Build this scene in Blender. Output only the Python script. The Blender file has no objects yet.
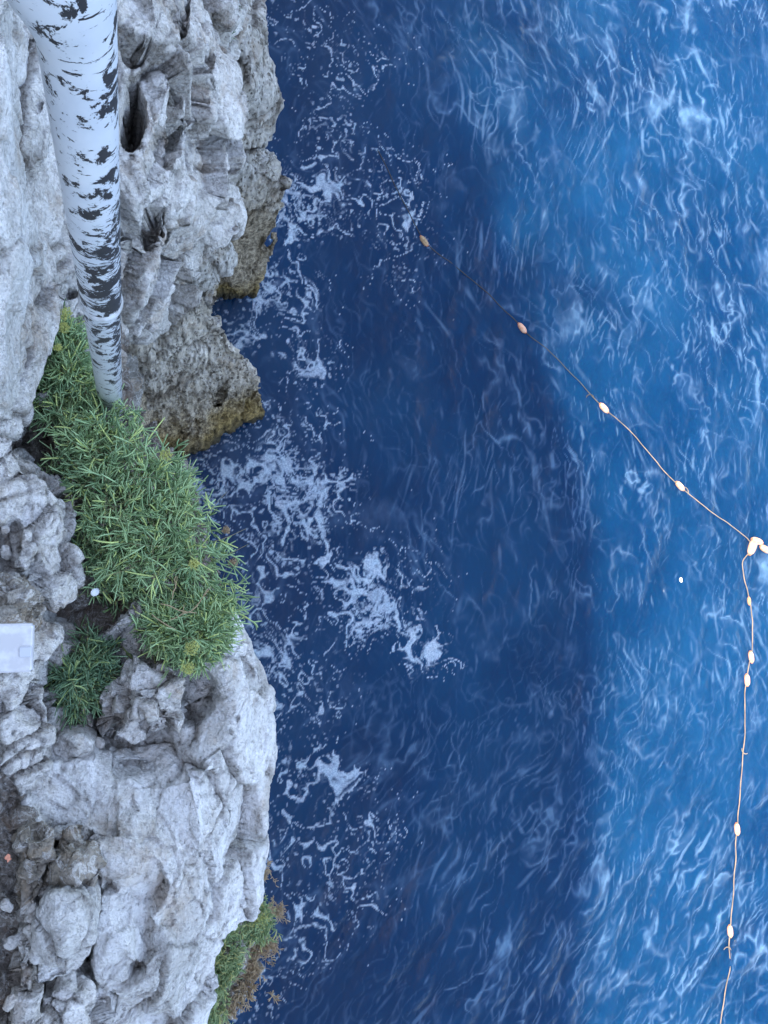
import bpy, bmesh, math, random
import numpy as np
from mathutils import Vector, Matrix
from mathutils.geometry import delaunay_2d_cdt

# ------------------------------------------------------------------ camera
W, H, F = 768, 1024, 770.0
NAD = np.array([126 - 384.0, 512 - 570.0, -F])           # where straight down lies, camera space
up_c = -NAD / np.linalg.norm(NAD)
x_c = np.array([1.0, 0, 0]); x_c = x_c - up_c * x_c.dot(up_c); x_c /= np.linalg.norm(x_c)
y_c = np.cross(up_c, x_c)
RC = np.array([x_c, y_c, up_c])                             # camera -> world
CAM = np.array([0.0, 0.0, 9.0])
scn = bpy.context.scene
col = scn.collection
cd = bpy.data.cameras.new('camera'); cam = bpy.data.objects.new('camera', cd); col.objects.link(cam)
cd.sensor_fit = 'VERTICAL'; cd.sensor_height = 36.0; cd.lens = F / H * 36.0
cd.clip_start = 0.05; cd.clip_end = 6000
M4 = Matrix.Identity(4)
for i in range(3):
    for j in range(3): M4[i][j] = RC[i][j]
    M4[i][3] = CAM[i]
cam.matrix_world = M4
scn.camera = cam

# ------------------------------------------------------------------ light
SUN_EL, SUN_AZ = math.radians(60), math.radians(176)        # azimuth from +x, counter-clockwise
wd = bpy.data.worlds.new('World'); scn.world = wd; wd.use_nodes = True
nt = wd.node_tree; bg = nt.nodes['Background']
sky = nt.nodes.new('ShaderNodeTexSky'); sky.sky_type = 'NISHITA'; sky.sun_disc = False
sky.sun_elevation = SUN_EL; sky.sun_rotation = math.pi / 2 - SUN_AZ
sky.air_density = 1.0; sky.dust_density = 1.2; sky.ozone_density = 0.5
hs = nt.nodes.new('ShaderNodeHueSaturation'); hs.inputs['Saturation'].default_value = .84
nt.links.new(sky.outputs[0], hs.inputs['Color']); nt.links.new(hs.outputs[0], bg.inputs[0]); bg.inputs[1].default_value = 0.15
sl = bpy.data.lights.new('sun', 'SUN'); sl.energy = 2.6; sl.angle = math.radians(2.0); sl.color = (1, 0.95, 0.87)
so = bpy.data.objects.new('sun', sl); col.objects.link(so); so.location = (-20, 0, 30)
sd = Vector((math.cos(SUN_EL) * math.cos(SUN_AZ), math.cos(SUN_EL) * math.sin(SUN_AZ), math.sin(SUN_EL)))
so.rotation_euler = sd.to_track_quat('Z', 'Y').to_euler()
scn.view_settings.view_transform = 'Standard'; scn.view_settings.look = 'None'
scn.view_settings.gamma = 1; scn.view_settings.use_curve_mapping = False
scn.view_settings.exposure = 2.35

# ------------------------------------------------------------------ projection helpers
def ray(px, py):
    d = np.array([px - 384.0, 512.0 - py, -F]) / F
    return RC @ d
def at(px, py, z):
    """point of the height z that stands at this place of the view"""
    d = ray(px, py); return CAM + d * ((z - CAM[2]) / d[2])
def to_px(P):
    q = (np.asarray(P) - CAM) @ RC                           # world -> camera (RC rows are world axes)
    w = np.minimum(q[..., 2], -1e-3)
    return 384 + F * q[..., 0] / -w, 512 - F * q[..., 1] / -w

# ------------------------------------------------------------------ noise (numpy)
def _hash(ix, iy, iz, seed):
    h = (ix.astype(np.int64) * 374761393 + iy.astype(np.int64) * 668265263 + iz.astype(np.int64) * 2147483647 + seed * 1274126177) & 0xffffffff
    h = ((h ^ (h >> 13)) * 1274126177) & 0xffffffff
    h = ((h ^ (h >> 16)) * 2246822519) & 0xffffffff
    return ((h ^ (h >> 15)) & 0xffffff) / float(0xffffff)
def vnoise(P, seed=0):
    P = np.asarray(P, dtype=np.float64)
    i = np.floor(P).astype(np.int64); f = P - i; u = f * f * f * (f * (f * 6 - 15) + 10)
    r = 0; flat = not f[:, 2].any()
    for dx in (0, 1):
        for dy in (0, 1):
            for dz in ((0,) if flat else (0, 1)):
                a, b, c = i[:, 0] + dx, i[:, 1] + dy, i[:, 2] + dz
                # gradient noise
                gx = _hash(a, b, c, seed) * 2 - 1; gy = _hash(a, b, c, seed + 11) * 2 - 1; gz = _hash(a, b, c, seed + 23) * 2 - 1
                v = gx * (f[:, 0] - dx) + gy * (f[:, 1] - dy) + gz * (f[:, 2] - dz)
                w = (u[:, 0] if dx else 1 - u[:, 0]) * (u[:, 1] if dy else 1 - u[:, 1]) * (u[:, 2] if dz else 1 - u[:, 2])
                r = r + v * w
    return r * 1.6
def fbm(P, oct=4, seed=0, gain=0.5, ridged=False):
    r = 0; a = 1.0; t = 0
    for o in range(oct):
        n = vnoise(P * (2.03 ** o), seed + o * 7)
        if ridged: n = 1 - 2 * np.abs(n) * 1.5
        r = r + a * n; t += a; a *= gain
    return r / t
def facet(P, seed=0):
    """broken-stone noise: every cell is a plane of its own tilt; second value is distance to the crack"""
    i = np.floor(P).astype(np.int64); best = np.full(len(P), 9e9); sec = np.full(len(P), 9e9); val = np.zeros(len(P))
    for dx in (-1, 0, 1):
        for dy in (-1, 0, 1):
            for dz in (-1, 0, 1):
                a, b, c = i[:, 0] + dx, i[:, 1] + dy, i[:, 2] + dz
                cx = a + _hash(a, b, c, seed); cy = b + _hash(a, b, c, seed + 1); cz = c + _hash(a, b, c, seed + 2)
                ex, ey, ez = P[:, 0] - cx, P[:, 1] - cy, P[:, 2] - cz
                d = ex * ex + ey * ey + ez * ez
                v = (_hash(a, b, c, seed + 3) - .5) + ((_hash(a, b, c, seed + 4) - .5) * ex + (_hash(a, b, c, seed + 5) - .5) * ey + (_hash(a, b, c, seed + 6) - .5) * ez) * 1.6
                m = d < best
                sec = np.where(m, best, np.minimum(sec, d)); val = np.where(m, v, val); best = np.where(m, d, best)
    return val, np.sqrt(sec) - np.sqrt(best)
def sstep(a, b, x):
    t = np.clip((x - a) / (b - a), 0, 1); return t * t * (3 - 2 * t)

# ------------------------------------------------------------------ object helpers
def tag(o, label=None, cat=None, group=None, kind=None):
    if label: o['label'] = label
    if cat: o['category'] = cat
    if group: o['group'] = group
    if kind: o['kind'] = kind
    return o
def link(name, me, mat=None, parent=None):
    o = bpy.data.objects.new(name, me); col.objects.link(o)
    if mat and me is not None: me.materials.clear(); me.materials.append(mat)
    if parent is not None: o.parent = parent
    return o
def empty(name, loc):
    o = bpy.data.objects.new(name, None); col.objects.link(o); o.location = loc; o.empty_display_size = 0.1
    return o
def mesh_np(name, V, Fc, smooth=True):
    me = bpy.data.meshes.new(name)
    V = np.asarray(V, dtype=np.float32); Fc = np.asarray(Fc, dtype=np.int32)
    n = Fc.shape[1]
    me.vertices.add(len(V)); me.vertices.foreach_set('co', V.ravel())
    me.loops.add(Fc.size); me.loops.foreach_set('vertex_index', Fc.ravel())
    me.polygons.add(len(Fc)); me.polygons.foreach_set('loop_start', np.arange(len(Fc), dtype=np.int32) * n)
    me.polygons.foreach_set('loop_total', np.full(len(Fc), n, dtype=np.int32))
    me.polygons.foreach_set('use_smooth', np.full(len(Fc), smooth))
    me.update(calc_edges=True); me.validate()
    return me
def get_co(me):
    a = np.empty(len(me.vertices) * 3, dtype=np.float32); me.vertices.foreach_get('co', a); return a.reshape(-1, 3).astype(np.float64)
def get_no(me):
    a = np.empty(len(me.vertices) * 3, dtype=np.float32); me.vertex_normals.foreach_get('vector', a); return a.reshape(-1, 3).astype(np.float64)
def set_co(me, V): me.vertices.foreach_set('co', V.astype(np.float32).ravel()); me.update()
def add_attr(me, name, v):
    a = me.attributes.new(name, 'FLOAT', 'POINT'); a.data.foreach_set('value', v.astype(np.float32))

# ------------------------------------------------------------------ materials
class NT:
    def __init__(s, name):
        s.m = bpy.data.materials.new(name); s.m.use_nodes = True; s.t = s.m.node_tree
        s.b = s.t.nodes['Principled BSDF']
    def n(s, typ, **k):
        x = s.t.nodes.new(typ)
        for a, v in k.items():
            if a == 'inp':
                for key, val in v.items():
                    if isinstance(val, bpy.types.NodeSocket): s.t.links.new(val, x.inputs[key])
                    else: x.inputs[key].default_value = val
            else: setattr(x, a, v)
        return x
    def l(s, a, b): s.t.links.new(a, b)
    def noise(s, vec, scale, detail=6, rough=.55, dist=0):
        return s.n('ShaderNodeTexNoise', inp={'Vector': vec, 'Scale': scale, 'Detail': detail, 'Roughness': rough, 'Distortion': dist}).outputs[0]
    def ramp(s, fac, stops, interp='LINEAR'):
        r = s.n('ShaderNodeValToRGB', inp={'Fac': fac}); e = r.color_ramp; e.interpolation = interp
        while len(e.elements) < len(stops): e.elements.new(.5)
        for q, (p, c) in zip(e.elements, stops): q.position = p; q.color = (*c, 1) if isinstance(c, tuple) else (c, c, c, 1)
        return r.outputs[0]
    def mix(s, fac, a, b, bt='MIX'):
        x = s.n('ShaderNodeMix', data_type='RGBA', blend_type=bt)
        for sock, v in ((x.inputs[0], fac), (x.inputs[6], a), (x.inputs[7], b)):
            if isinstance(v, bpy.types.NodeSocket): s.l(v, sock)
            else: sock.default_value = v if not isinstance(v, tuple) else (*v, 1)
        return x.outputs[2]
    def math(s, op, a, b=0.0, clamp=False):
        x = s.n('ShaderNodeMath', operation=op, use_clamp=clamp)
        for k, v in ((0, a), (1, b)):
            if isinstance(v, bpy.types.NodeSocket): s.l(v, x.inputs[k])
            else: x.inputs[k].default_value = v
        return x.outputs[0]
    def mapping(s, vec, scale=(1, 1, 1), rot=(0, 0, 0), loc=(0, 0, 0)):
        return s.n('ShaderNodeMapping', inp={'Vector': vec, 'Scale': scale, 'Rotation': rot, 'Location': loc}).outputs[0]
    def bump(s, h, strength, dist, normal=None):
        b = s.n('ShaderNodeBump', inp={'Height': h, 'Strength': strength, 'Distance': dist})
        if normal is not None: s.l(normal, b.inputs['Normal'])
        return b.outputs[0]

def rock_mat(name, pale=(.78, .76, .735), mid=(.54, .52, .495), dark=(.13, .12, .11), ochre=(.36, .26, .17), och=.6, fine=60.0, S=1.0,
             streak=None, streak_amt=.4, tidal=False, bumpd=.012, flute=False, band=None):
    k = NT(name); P = k.n('ShaderNodeNewGeometry').outputs['Position']
    big = k.noise(P, 3.2 * S, 5, .6, .6); med = k.noise(P, 14 * S, 6, .65, .4); sm = k.noise(P, fine * S, 6, .7)
    vf = k.n('ShaderNodeTexVoronoi', feature='DISTANCE_TO_EDGE', inp={'Vector': k.mix(.12, P, k.n('ShaderNodeTexNoise', inp={'Vector': P, 'Scale': 9 * S, 'Detail': 4.0}).outputs[1]), 'Scale': 7.0 * S}).outputs['Distance']
    c = k.mix(k.ramp(big, [(.38, 0.0), (.6, 1.0)]), mid, pale)
    c = k.mix(k.math('MULTIPLY', k.ramp(med, [(.42, 1.0), (.56, 0.0)]), .55), c, mid)
    c = k.mix(k.math('MULTIPLY', k.ramp(sm, [(.36, 1.0), (.5, 0.0)]), .5), c, dark)
    # white crystalline veins
    vein = k.noise(k.mapping(P, (1, 1, 1), (0.4, .3, .9)), 5.5 * S, 8, .62, 1.6)
    c = k.mix(k.math('MULTIPLY', k.ramp(vein, [(.47, 0.0), (.5, 1.0), (.53, 0.0)]), .6), c, (.84, .83, .82))
    # soil and lichen tint
    oc = k.noise(k.mapping(P, loc=(3, 7, 1)), 4.4 * S, 6, .7, .5)
    c = k.mix(k.math('MULTIPLY', k.ramp(oc, [(.52, 0.0), (.66, 1.0)]), och), c, ochre)
    # hairline cracks, dark with dirt
    c = k.mix(k.math('MULTIPLY', k.ramp(vf, [(.0, 1.0), (.012, 0.0)]), k.math('MULTIPLY', k.ramp(big, [(.4, 1.0), (.55, 0.0)]), .55)), c, dark)
    # lichen dots
    dots = k.n('ShaderNodeTexVoronoi', inp={'Vector': P, 'Scale': 34.0 * S}).outputs['Distance']
    c = k.mix(k.math('MULTIPLY', k.ramp(dots, [(.10, 1.0), (.17, 0.0)]), k.ramp(k.noise(P, 6 * S, 3), [(.5, 0.0), (.6, .5)])), c, dark)
    c = k.mix(k.math('MULTIPLY', k.n('ShaderNodeAttribute', attribute_name='crack').outputs['Fac'], k.ramp(sm, [(.3, .95), (.6, .55)])), c, (.10, .08, .06))
    hts = [(sm, .9, bumpd * 1.6), (med, .8, bumpd * 3.5), (k.n('ShaderNodeTexVoronoi', feature='SMOOTH_F1', inp={'Vector': k.mix(.2, P, k.n('ShaderNodeTexNoise', inp={'Vector': P, 'Scale': 20 * S, 'Detail': 3.0}).outputs[1]), 'Scale': 26 * S}).outputs['Distance'], .6, bumpd * 1.6)]
    if streak is not None:
        sv = k.mapping(P, streak[0], streak[1]); sn = k.noise(sv, streak[2], 7, .62, .5)
        c = k.mix(k.math('MULTIPLY', k.ramp(sn, [(.47, 0.0), (.62, 1.0)]), streak_amt), c, (.86, .86, .86))
        c = k.mix(k.math('MULTIPLY', k.ramp(sn, [(.34, 1.0), (.47, 0.0)]), streak_amt * .8), c, mid)
        hts.append((sn, .5, bumpd * 2.5))
    if flute:
        fl = k.noise(k.mapping(P, (1, 1, .22)), 16, 7, .68, .8)
        c = k.mix(k.math('MULTIPLY', k.ramp(fl, [(.37, 1.0), (.47, 0.0)]), .7), c, dark)
        pit = k.n('ShaderNodeTexVoronoi', inp={'Vector': k.mapping(P, (1, 1, .45)), 'Scale': 26.0}).outputs['Distance']
        c = k.mix(k.math('MULTIPLY', k.ramp(pit, [(.10, 1.0), (.26, 0.0)]), .75), c, dark)
        hts += [(fl, 1.0, .09), (pit, .9, .04)]
    if tidal:
        z = k.n('ShaderNodeSeparateXYZ', inp={0: P}).outputs[2]
        zz = k.math('ADD', z, k.math('MULTIPLY', k.math('SUBTRACT', k.noise(k.mapping(P, (1, 1, .3)), 2.2, 5), .5), 1.6))
        c = k.mix(k.ramp(k.math('DIVIDE', zz, 4.0), [(tidal[0] / 4, 1.0), (tidal[1] / 4, 0.0)]), c, k.mix(k.ramp(sm, [(.38, 0.0), (.6, 1.0)]), (.16, .13, .09), (.56, .48, .36)))
        c = k.mix(k.ramp(k.math('DIVIDE', zz, 4.0), [(tidal[2] / 4, 1.0), (tidal[3] / 4, 0.0)]), c, k.mix(k.ramp(sm, [(.35, 0.0), (.62, 1.0)]), (.12, .08, .03), (.48, .36, .15)))
        c = k.mix(k.ramp(z, [(.08, 1.0), (.30, 0.0)]), c, (.05, .045, .03))
        if flute: c = k.mix(k.math('MULTIPLY', k.ramp(fl, [(.36, 1.0), (.46, 0.0)]), .6), c, (.05, .045, .03)); c = k.mix(k.math('MULTIPLY', k.ramp(pit, [(.10, 1.0), (.24, 0.0)]), .5), c, (.05, .04, .03))
    k.l(c, k.b.inputs['Base Color']); k.b.inputs['Roughness'].default_value = .85
    k.b.inputs['Specular IOR Level'].default_value = .25
    nrm = None
    for h, s, d in hts: nrm = k.bump(h, s, d, nrm)
    k.l(nrm, k.b.inputs['Normal'])
    return k.m
def plain(name, c, rough=.6, c2=None, scale=20, metal=0.0, bumpd=0.0, bscale=60):
    k = NT(name); P = k.n('ShaderNodeTexCoord').outputs['Object']
    if c2: k.l(k.mix(k.ramp(k.noise(P, scale, 4), [(.4, 0.0), (.6, 1.0)]), c, c2), k.b.inputs['Base Color'])
    else: k.b.inputs['Base Color'].default_value = (*c, 1)
    k.b.inputs['Roughness'].default_value = rough; k.b.inputs['Metallic'].default_value = metal
    if bumpd: k.l(k.bump(k.noise(P, bscale, 5), .6, bumpd), k.b.inputs['Normal'])
    return k.m

#@@STRUCT
# ------------------------------------------------------------------ the sea
def foam_sky_streaks(xx, yy):
    """froth gathered off the rocks (first value) and painted sky reflections along the crests (second)"""
    Q = np.stack([xx, yy, 0 * xx], 1); Z0 = 0 * xx
    blobs = [(258, 462, 36, .9), (290, 455, 30, 1.0), (318, 490, 30, 1.0), (312, 530, 30, .9), (270, 545, 36, .65), (280, 500, 30, .95), (378, 575, 20, .98), (350, 600, 36, .8), (378, 615, 24, .9), (408, 625, 20, .95), (430, 655, 20, .95),
             (250, 600, 35, .6), (265, 650, 36, .75), (300, 690, 45, .38), (330, 130, 30, .55), (340, 150, 22, .6), (315, 190, 30, .72), (290, 215, 28, .7), (320, 215, 28, .75), (262, 290, 26, .9), (295, 285, 24, .75), (345, 210, 28, .55), (300, 340, 36, .5), (315, 372, 22, .75),
             (215, 485, 34, .8), (292, 752, 22, .55), (320, 800, 36, .5), (290, 850, 40, .5), (345, 890, 34, .5), (290, 930, 36, .45), (240, 1000, 40, .45), (360, 830, 40, .45), (320, 770, 24, .52), (345, 60, 40, .45), (300, 20, 40, .45), (400, 240, 40, .35), (390, 180, 40, .45), (236, 330, 22, .7), (285, 160, 16, .8), (420, 560, 30, .3)]
    D = np.zeros(len(xx))
    wx, wy = fbm(Q * 1.9, 3, 60), fbm(Q * 1.9, 3, 61)
    for px, py, r, a in blobs:
        c = at(px, py, 0); s = r / F * 9.0 * 1.15
        D = np.maximum(D, a * np.exp(-((xx + .5 * wx - c[0]) ** 2 + (yy + .5 * wy - c[1]) ** 2) / (s * s)))
    W = np.stack([fbm(Q * 2.3, 3, 70, .5), fbm(Q * 2.3 + 9, 3, 71, .5), Z0], 1) * .5
    w1 = np.abs(fbm((Q + W) * np.array([2.7, 2.4, 1]), 2, 80, .35)); w2 = np.abs(fbm((Q + W * .8) * np.array([5.0, 4.4, 1]) + 4, 2, 84, .4)); w3 = np.abs(fbm((Q + W * .5) * 11 + 2, 2, 86, .5))
    th = .175 * D ** 1.4
    lines = np.maximum(sstep(th * 1.0, th * .35, w1), sstep(th * .95, th * .3, w2) * sstep(.35, .8, D))
    lines = np.maximum(lines, sstep(th * .7, th * .2, w3) * sstep(.45, .75, D + .5 * wx) * .8)
    brk = sstep(-.34, -.05, fbm((Q + W) * 4.4, 3, 92) + .22 * (D - .6))
    solid = sstep(.08, .24, fbm((Q + W) * 2.6 + 7, 3, 88, .5) + .42 * (D - .98)) * sstep(.06, .14, w3 + .10)
    foam = np.maximum(lines * brk, solid * sstep(.78, 1.0, D))
    bub = vnoise(Q * 17, 90) + .6 * vnoise((Q + W) * 6, 91)
    foam = np.maximum(foam, sstep(.62, .74, bub + .28 * D) * sstep(.12, .4, D) * .75)
    bub = vnoise(Q * 31 + 3, 93) + .6 * vnoise((Q + W) * 5 + 2, 94)
    foam = np.maximum(foam, sstep(.66, .8, bub + .25 * D) * sstep(.05, .3, D) * .6)
    # crest streaks: reflected sky painted as colour
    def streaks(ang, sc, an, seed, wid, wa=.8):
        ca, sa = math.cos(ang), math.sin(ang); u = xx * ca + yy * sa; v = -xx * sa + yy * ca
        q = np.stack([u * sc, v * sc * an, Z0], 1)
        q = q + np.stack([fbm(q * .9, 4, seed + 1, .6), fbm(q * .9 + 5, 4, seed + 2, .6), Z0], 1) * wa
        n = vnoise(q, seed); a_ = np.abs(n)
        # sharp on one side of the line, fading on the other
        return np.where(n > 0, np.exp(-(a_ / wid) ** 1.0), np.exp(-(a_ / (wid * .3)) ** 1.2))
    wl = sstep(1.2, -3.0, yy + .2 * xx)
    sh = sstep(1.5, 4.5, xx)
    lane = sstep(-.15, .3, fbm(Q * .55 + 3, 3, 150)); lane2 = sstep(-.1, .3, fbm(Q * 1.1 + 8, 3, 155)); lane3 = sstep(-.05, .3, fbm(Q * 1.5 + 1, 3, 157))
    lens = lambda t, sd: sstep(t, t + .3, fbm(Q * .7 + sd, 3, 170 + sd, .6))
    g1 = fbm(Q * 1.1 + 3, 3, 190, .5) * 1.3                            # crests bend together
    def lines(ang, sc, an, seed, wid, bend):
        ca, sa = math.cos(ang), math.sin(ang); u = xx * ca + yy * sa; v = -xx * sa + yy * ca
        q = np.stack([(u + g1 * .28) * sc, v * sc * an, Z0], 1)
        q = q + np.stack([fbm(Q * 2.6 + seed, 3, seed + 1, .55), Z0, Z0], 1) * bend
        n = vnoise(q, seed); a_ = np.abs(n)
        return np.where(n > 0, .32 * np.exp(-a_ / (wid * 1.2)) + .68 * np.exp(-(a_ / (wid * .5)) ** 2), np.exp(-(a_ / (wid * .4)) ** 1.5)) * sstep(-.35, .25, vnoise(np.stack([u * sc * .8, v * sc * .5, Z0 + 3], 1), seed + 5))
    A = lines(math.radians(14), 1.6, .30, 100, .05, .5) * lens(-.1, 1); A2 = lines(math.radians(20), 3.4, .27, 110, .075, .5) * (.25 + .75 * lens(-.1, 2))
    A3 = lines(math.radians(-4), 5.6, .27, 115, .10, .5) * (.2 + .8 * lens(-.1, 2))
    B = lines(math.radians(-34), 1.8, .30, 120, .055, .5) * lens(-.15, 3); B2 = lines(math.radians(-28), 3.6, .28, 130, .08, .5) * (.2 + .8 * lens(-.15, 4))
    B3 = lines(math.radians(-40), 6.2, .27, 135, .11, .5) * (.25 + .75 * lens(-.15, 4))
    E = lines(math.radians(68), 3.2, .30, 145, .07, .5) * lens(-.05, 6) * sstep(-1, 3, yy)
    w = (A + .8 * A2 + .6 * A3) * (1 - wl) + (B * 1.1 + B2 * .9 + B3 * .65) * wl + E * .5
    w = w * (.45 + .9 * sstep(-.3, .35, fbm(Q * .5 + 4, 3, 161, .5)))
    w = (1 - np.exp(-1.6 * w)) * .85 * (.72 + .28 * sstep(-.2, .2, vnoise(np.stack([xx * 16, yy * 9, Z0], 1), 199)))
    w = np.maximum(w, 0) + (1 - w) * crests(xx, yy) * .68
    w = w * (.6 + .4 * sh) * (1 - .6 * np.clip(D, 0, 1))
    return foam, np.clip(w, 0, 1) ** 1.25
def crest_tile(L, N, ang, spread, lmin, lmax, seed, iso=.05, p=-1.6):
    """sharp crests of a sea running towards ang: ridge strength on a periodic tile"""
    r = np.random.RandomState(seed); k = np.fft.fftfreq(N, L / N) * 2 * np.pi
    KX, KY = np.meshgrid(k, k); K = np.hypot(KX, KY); K[0, 0] = 1
    D = np.abs(np.cos(np.arctan2(KY, KX) - ang)) ** spread + iso
    A = K ** p * D * np.exp(-(K * lmin / 6.28) ** 2) * np.exp(-(6.28 / lmax / K) ** 2); A[0, 0] = 0
    ph = r.randn(N, N) + 1j * r.randn(N, N); hk = np.fft.fft2(np.fft.ifft2(A * ph * N).real)
    f = lambda m: np.fft.ifft2(m * hk).real
    hxx, hyy, hxy = f(-KX * KX), f(-KY * KY), f(-KX * KY)
    lam = .5 * (hxx + hyy) - np.sqrt((.5 * (hxx - hyy)) ** 2 + hxy ** 2)      # strongest negative bend = the crest line
    c = np.clip(-lam, 0, None); c /= c.std() + c.mean(); return c
def samp(a, u, v, L):
    N = a.shape[0]; u = (u / L % 1) * N; v = (v / L % 1) * N
    i = np.floor(u).astype(int) % N; j = np.floor(v).astype(int) % N; f = u - np.floor(u); g = v - np.floor(v)
    i2, j2 = (i + 1) % N, (j + 1) % N
    return (a[j, i] * (1 - f) + a[j, i2] * f) * (1 - g) + (a[j2, i] * (1 - f) + a[j2, i2] * f) * g
def crests(xx, yy):  # paint mask for sky-reflecting crests, apart from the mesh waves
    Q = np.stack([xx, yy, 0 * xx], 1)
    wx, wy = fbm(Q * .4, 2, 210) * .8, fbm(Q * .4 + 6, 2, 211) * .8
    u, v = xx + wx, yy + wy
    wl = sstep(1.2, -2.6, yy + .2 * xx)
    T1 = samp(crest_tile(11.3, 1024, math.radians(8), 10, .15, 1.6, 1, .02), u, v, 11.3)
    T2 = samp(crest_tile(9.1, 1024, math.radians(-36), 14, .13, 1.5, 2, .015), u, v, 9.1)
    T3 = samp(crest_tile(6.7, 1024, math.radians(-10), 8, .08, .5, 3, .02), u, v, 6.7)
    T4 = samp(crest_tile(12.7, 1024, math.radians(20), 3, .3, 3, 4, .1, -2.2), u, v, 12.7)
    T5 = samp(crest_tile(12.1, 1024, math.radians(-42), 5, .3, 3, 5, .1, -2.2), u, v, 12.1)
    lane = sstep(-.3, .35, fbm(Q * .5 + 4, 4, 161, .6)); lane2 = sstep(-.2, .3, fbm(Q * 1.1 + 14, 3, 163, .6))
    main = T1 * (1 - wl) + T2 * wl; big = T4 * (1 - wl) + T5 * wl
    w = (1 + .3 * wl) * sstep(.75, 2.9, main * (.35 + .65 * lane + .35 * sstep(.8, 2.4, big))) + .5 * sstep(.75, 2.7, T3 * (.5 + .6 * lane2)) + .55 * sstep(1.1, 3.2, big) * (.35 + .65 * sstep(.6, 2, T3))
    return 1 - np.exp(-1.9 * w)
SEA = {}
def sea_z(x, y):
    i = int(np.clip(np.searchsorted(SEA['x'], x), 1, len(SEA['x']) - 1)); j = int(np.clip(np.searchsorted(SEA['y'], y), 1, len(SEA['y']) - 1))
    return float(SEA['z'][j - 1:j + 1, i - 1:i + 1].mean())
def on_sea(px, py, up=0.0):
    z = 0.0
    for _ in range(3): p = at(px, py, z + up); z = sea_z(p[0], p[1])
    return at(px, py, z + up)
def build_sea():
    def axis(a, b, step, far):
        mid = list(np.arange(a, b, step)); lo = []; hi = []
        s = step; x = a
        while x > -far: s *= 1.35; x -= s; lo.append(x)
        s = step; x = mid[-1]
        while x < far: s *= 1.35; x += s; hi.append(x)
        return np.array(lo[::-1] + mid + hi)
    xs = axis(-.2, 4.2, .0135, 3000); i = np.searchsorted(xs, 4.1); fine = [xs[i]]
    while fine[-1] < 11.6: fine.append(fine[-1] + .0135 + .0011 * (fine[-1] - 4.1))
    tail = [fine[-1]]; st = .02
    while tail[-1] < 3000: st *= 1.35; tail.append(tail[-1] + st)
    xs = np.concatenate([xs[:i], fine, tail[1:]]); ys = axis(-8.6, 9.8, .018, 3000)
    X, Y = np.meshgrid(xs, ys); n, m = len(xs), len(ys)
    x, y = X.ravel(), Y.ravel()
    rng = np.random.RandomState(5)
    def tile(L, N, ang, spread, lmin, lmax, slope, seed):
        r = np.random.RandomState(seed); k = np.fft.fftfreq(N, L / N) * 2 * np.pi
        KX, KY = np.meshgrid(k, k); K = np.hypot(KX, KY); K[0, 0] = 1
        th = np.arctan2(KY, KX) - ang
        D = np.abs(np.cos(th)) ** spread + .12
        A = K ** -2.05 * D * np.exp(-(K * lmin / 6.28) ** 2) * np.exp(-(6.28 / lmax / K) ** 2); A[0, 0] = 0
        h = np.fft.ifft2(A * (r.randn(N, N) + 1j * r.randn(N, N)) * N)
        hk = np.fft.fft2(h.real)
        sx = np.fft.ifft2(1j * KX * hk).real; sy = np.fft.ifft2(1j * KY * hk).real
        dx = np.fft.ifft2(-1j * KX / K * hk).real; dy = np.fft.ifft2(-1j * KY / K * hk).real
        s = slope / np.sqrt((sx ** 2 + sy ** 2).mean())
        return [q * s for q in (h.real, dx, dy)]
    def samp(a, u, v, L):
        N = a.shape[0]; u = (u / L % 1) * N; v = (v / L % 1) * N
        i = np.floor(u).astype(int) % N; j = np.floor(v).astype(int) % N; f = u - np.floor(u); g = v - np.floor(v)
        i2, j2 = (i + 1) % N, (j + 1) % N
        return (a[j, i] * (1 - f) + a[j, i2] * f) * (1 - g) + (a[j2, i] * (1 - f) + a[j2, i2] * f) * g
    t1 = tile(9.7, 768, math.radians(-22), 3, .09, 1.2, .15, 1)     # crests running down and to the right
    t2 = tile(8.9, 768, math.radians(-38), 4, .09, 1.2, .17, 2)       # lower right swell
    t3 = tile(3.3, 384, math.radians(35), 2, .05, .35, .08, 3)
    far = np.maximum(np.abs(x - 5), np.abs(y)) > 14
    wl = sstep(1.5, -3.5, y + .2 * x)                                 # share of the second sea
    # wind lanes: patches of rough and smooth water
    P2 = np.stack([x * .33, y * .33, np.zeros_like(x)], 1)
    rough = .6 + .5 * sstep(-.25, .35, fbm(P2, 3, 40))
    rough *= .35 + .65 * sstep(1.2, 5.0, x - .25 * y * (y < 0))
    z = 0; DX = 0; DY = 0
    for t, L, w, (ax, ay) in ((t1, 9.7, (1 - wl), (0, 0)), (t2, 8.9, wl, (2.1, 1.3)), (t3, 3.3, .8, (0, 0))):
        z = z + samp(t[0], x + ax, y + ay, L) * w * rough
        DX = DX + samp(t[1], x + ax, y + ay, L) * w * rough; DY = DY + samp(t[2], x + ax, y + ay, L) * w * rough
    swell = .05 * np.sin(1.1 * x + .5 * y + 1.5 * vnoise(P2 * 1.4, 3)) + .035 * np.sin(.6 * x - 1.3 * y)
    z = np.where(far, 0, z + swell); DX = np.where(far, 0, DX); DY = np.where(far, 0, DY)
    V = np.stack([x + .7 * DX, y + .7 * DY, z], 1)
    I = np.arange(n * m).reshape(m, n); SEA.update(x=xs, y=ys, z=z.reshape(m, n))
    Fc = np.stack([I[:-1, :-1], I[:-1, 1:], I[1:, 1:], I[1:, :-1]], -1).reshape(-1, 4)
    me = mesh_np('sea', V, Fc)
    foam = np.zeros(len(x)); sky_streak = np.zeros(len(x))
    pX, pY = to_px(np.stack([x, y, 0 * x], 1)); seen = (~far) & (pX > 120) & (pX < 900) & (pY > -150) & (pY < 1170)
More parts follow.
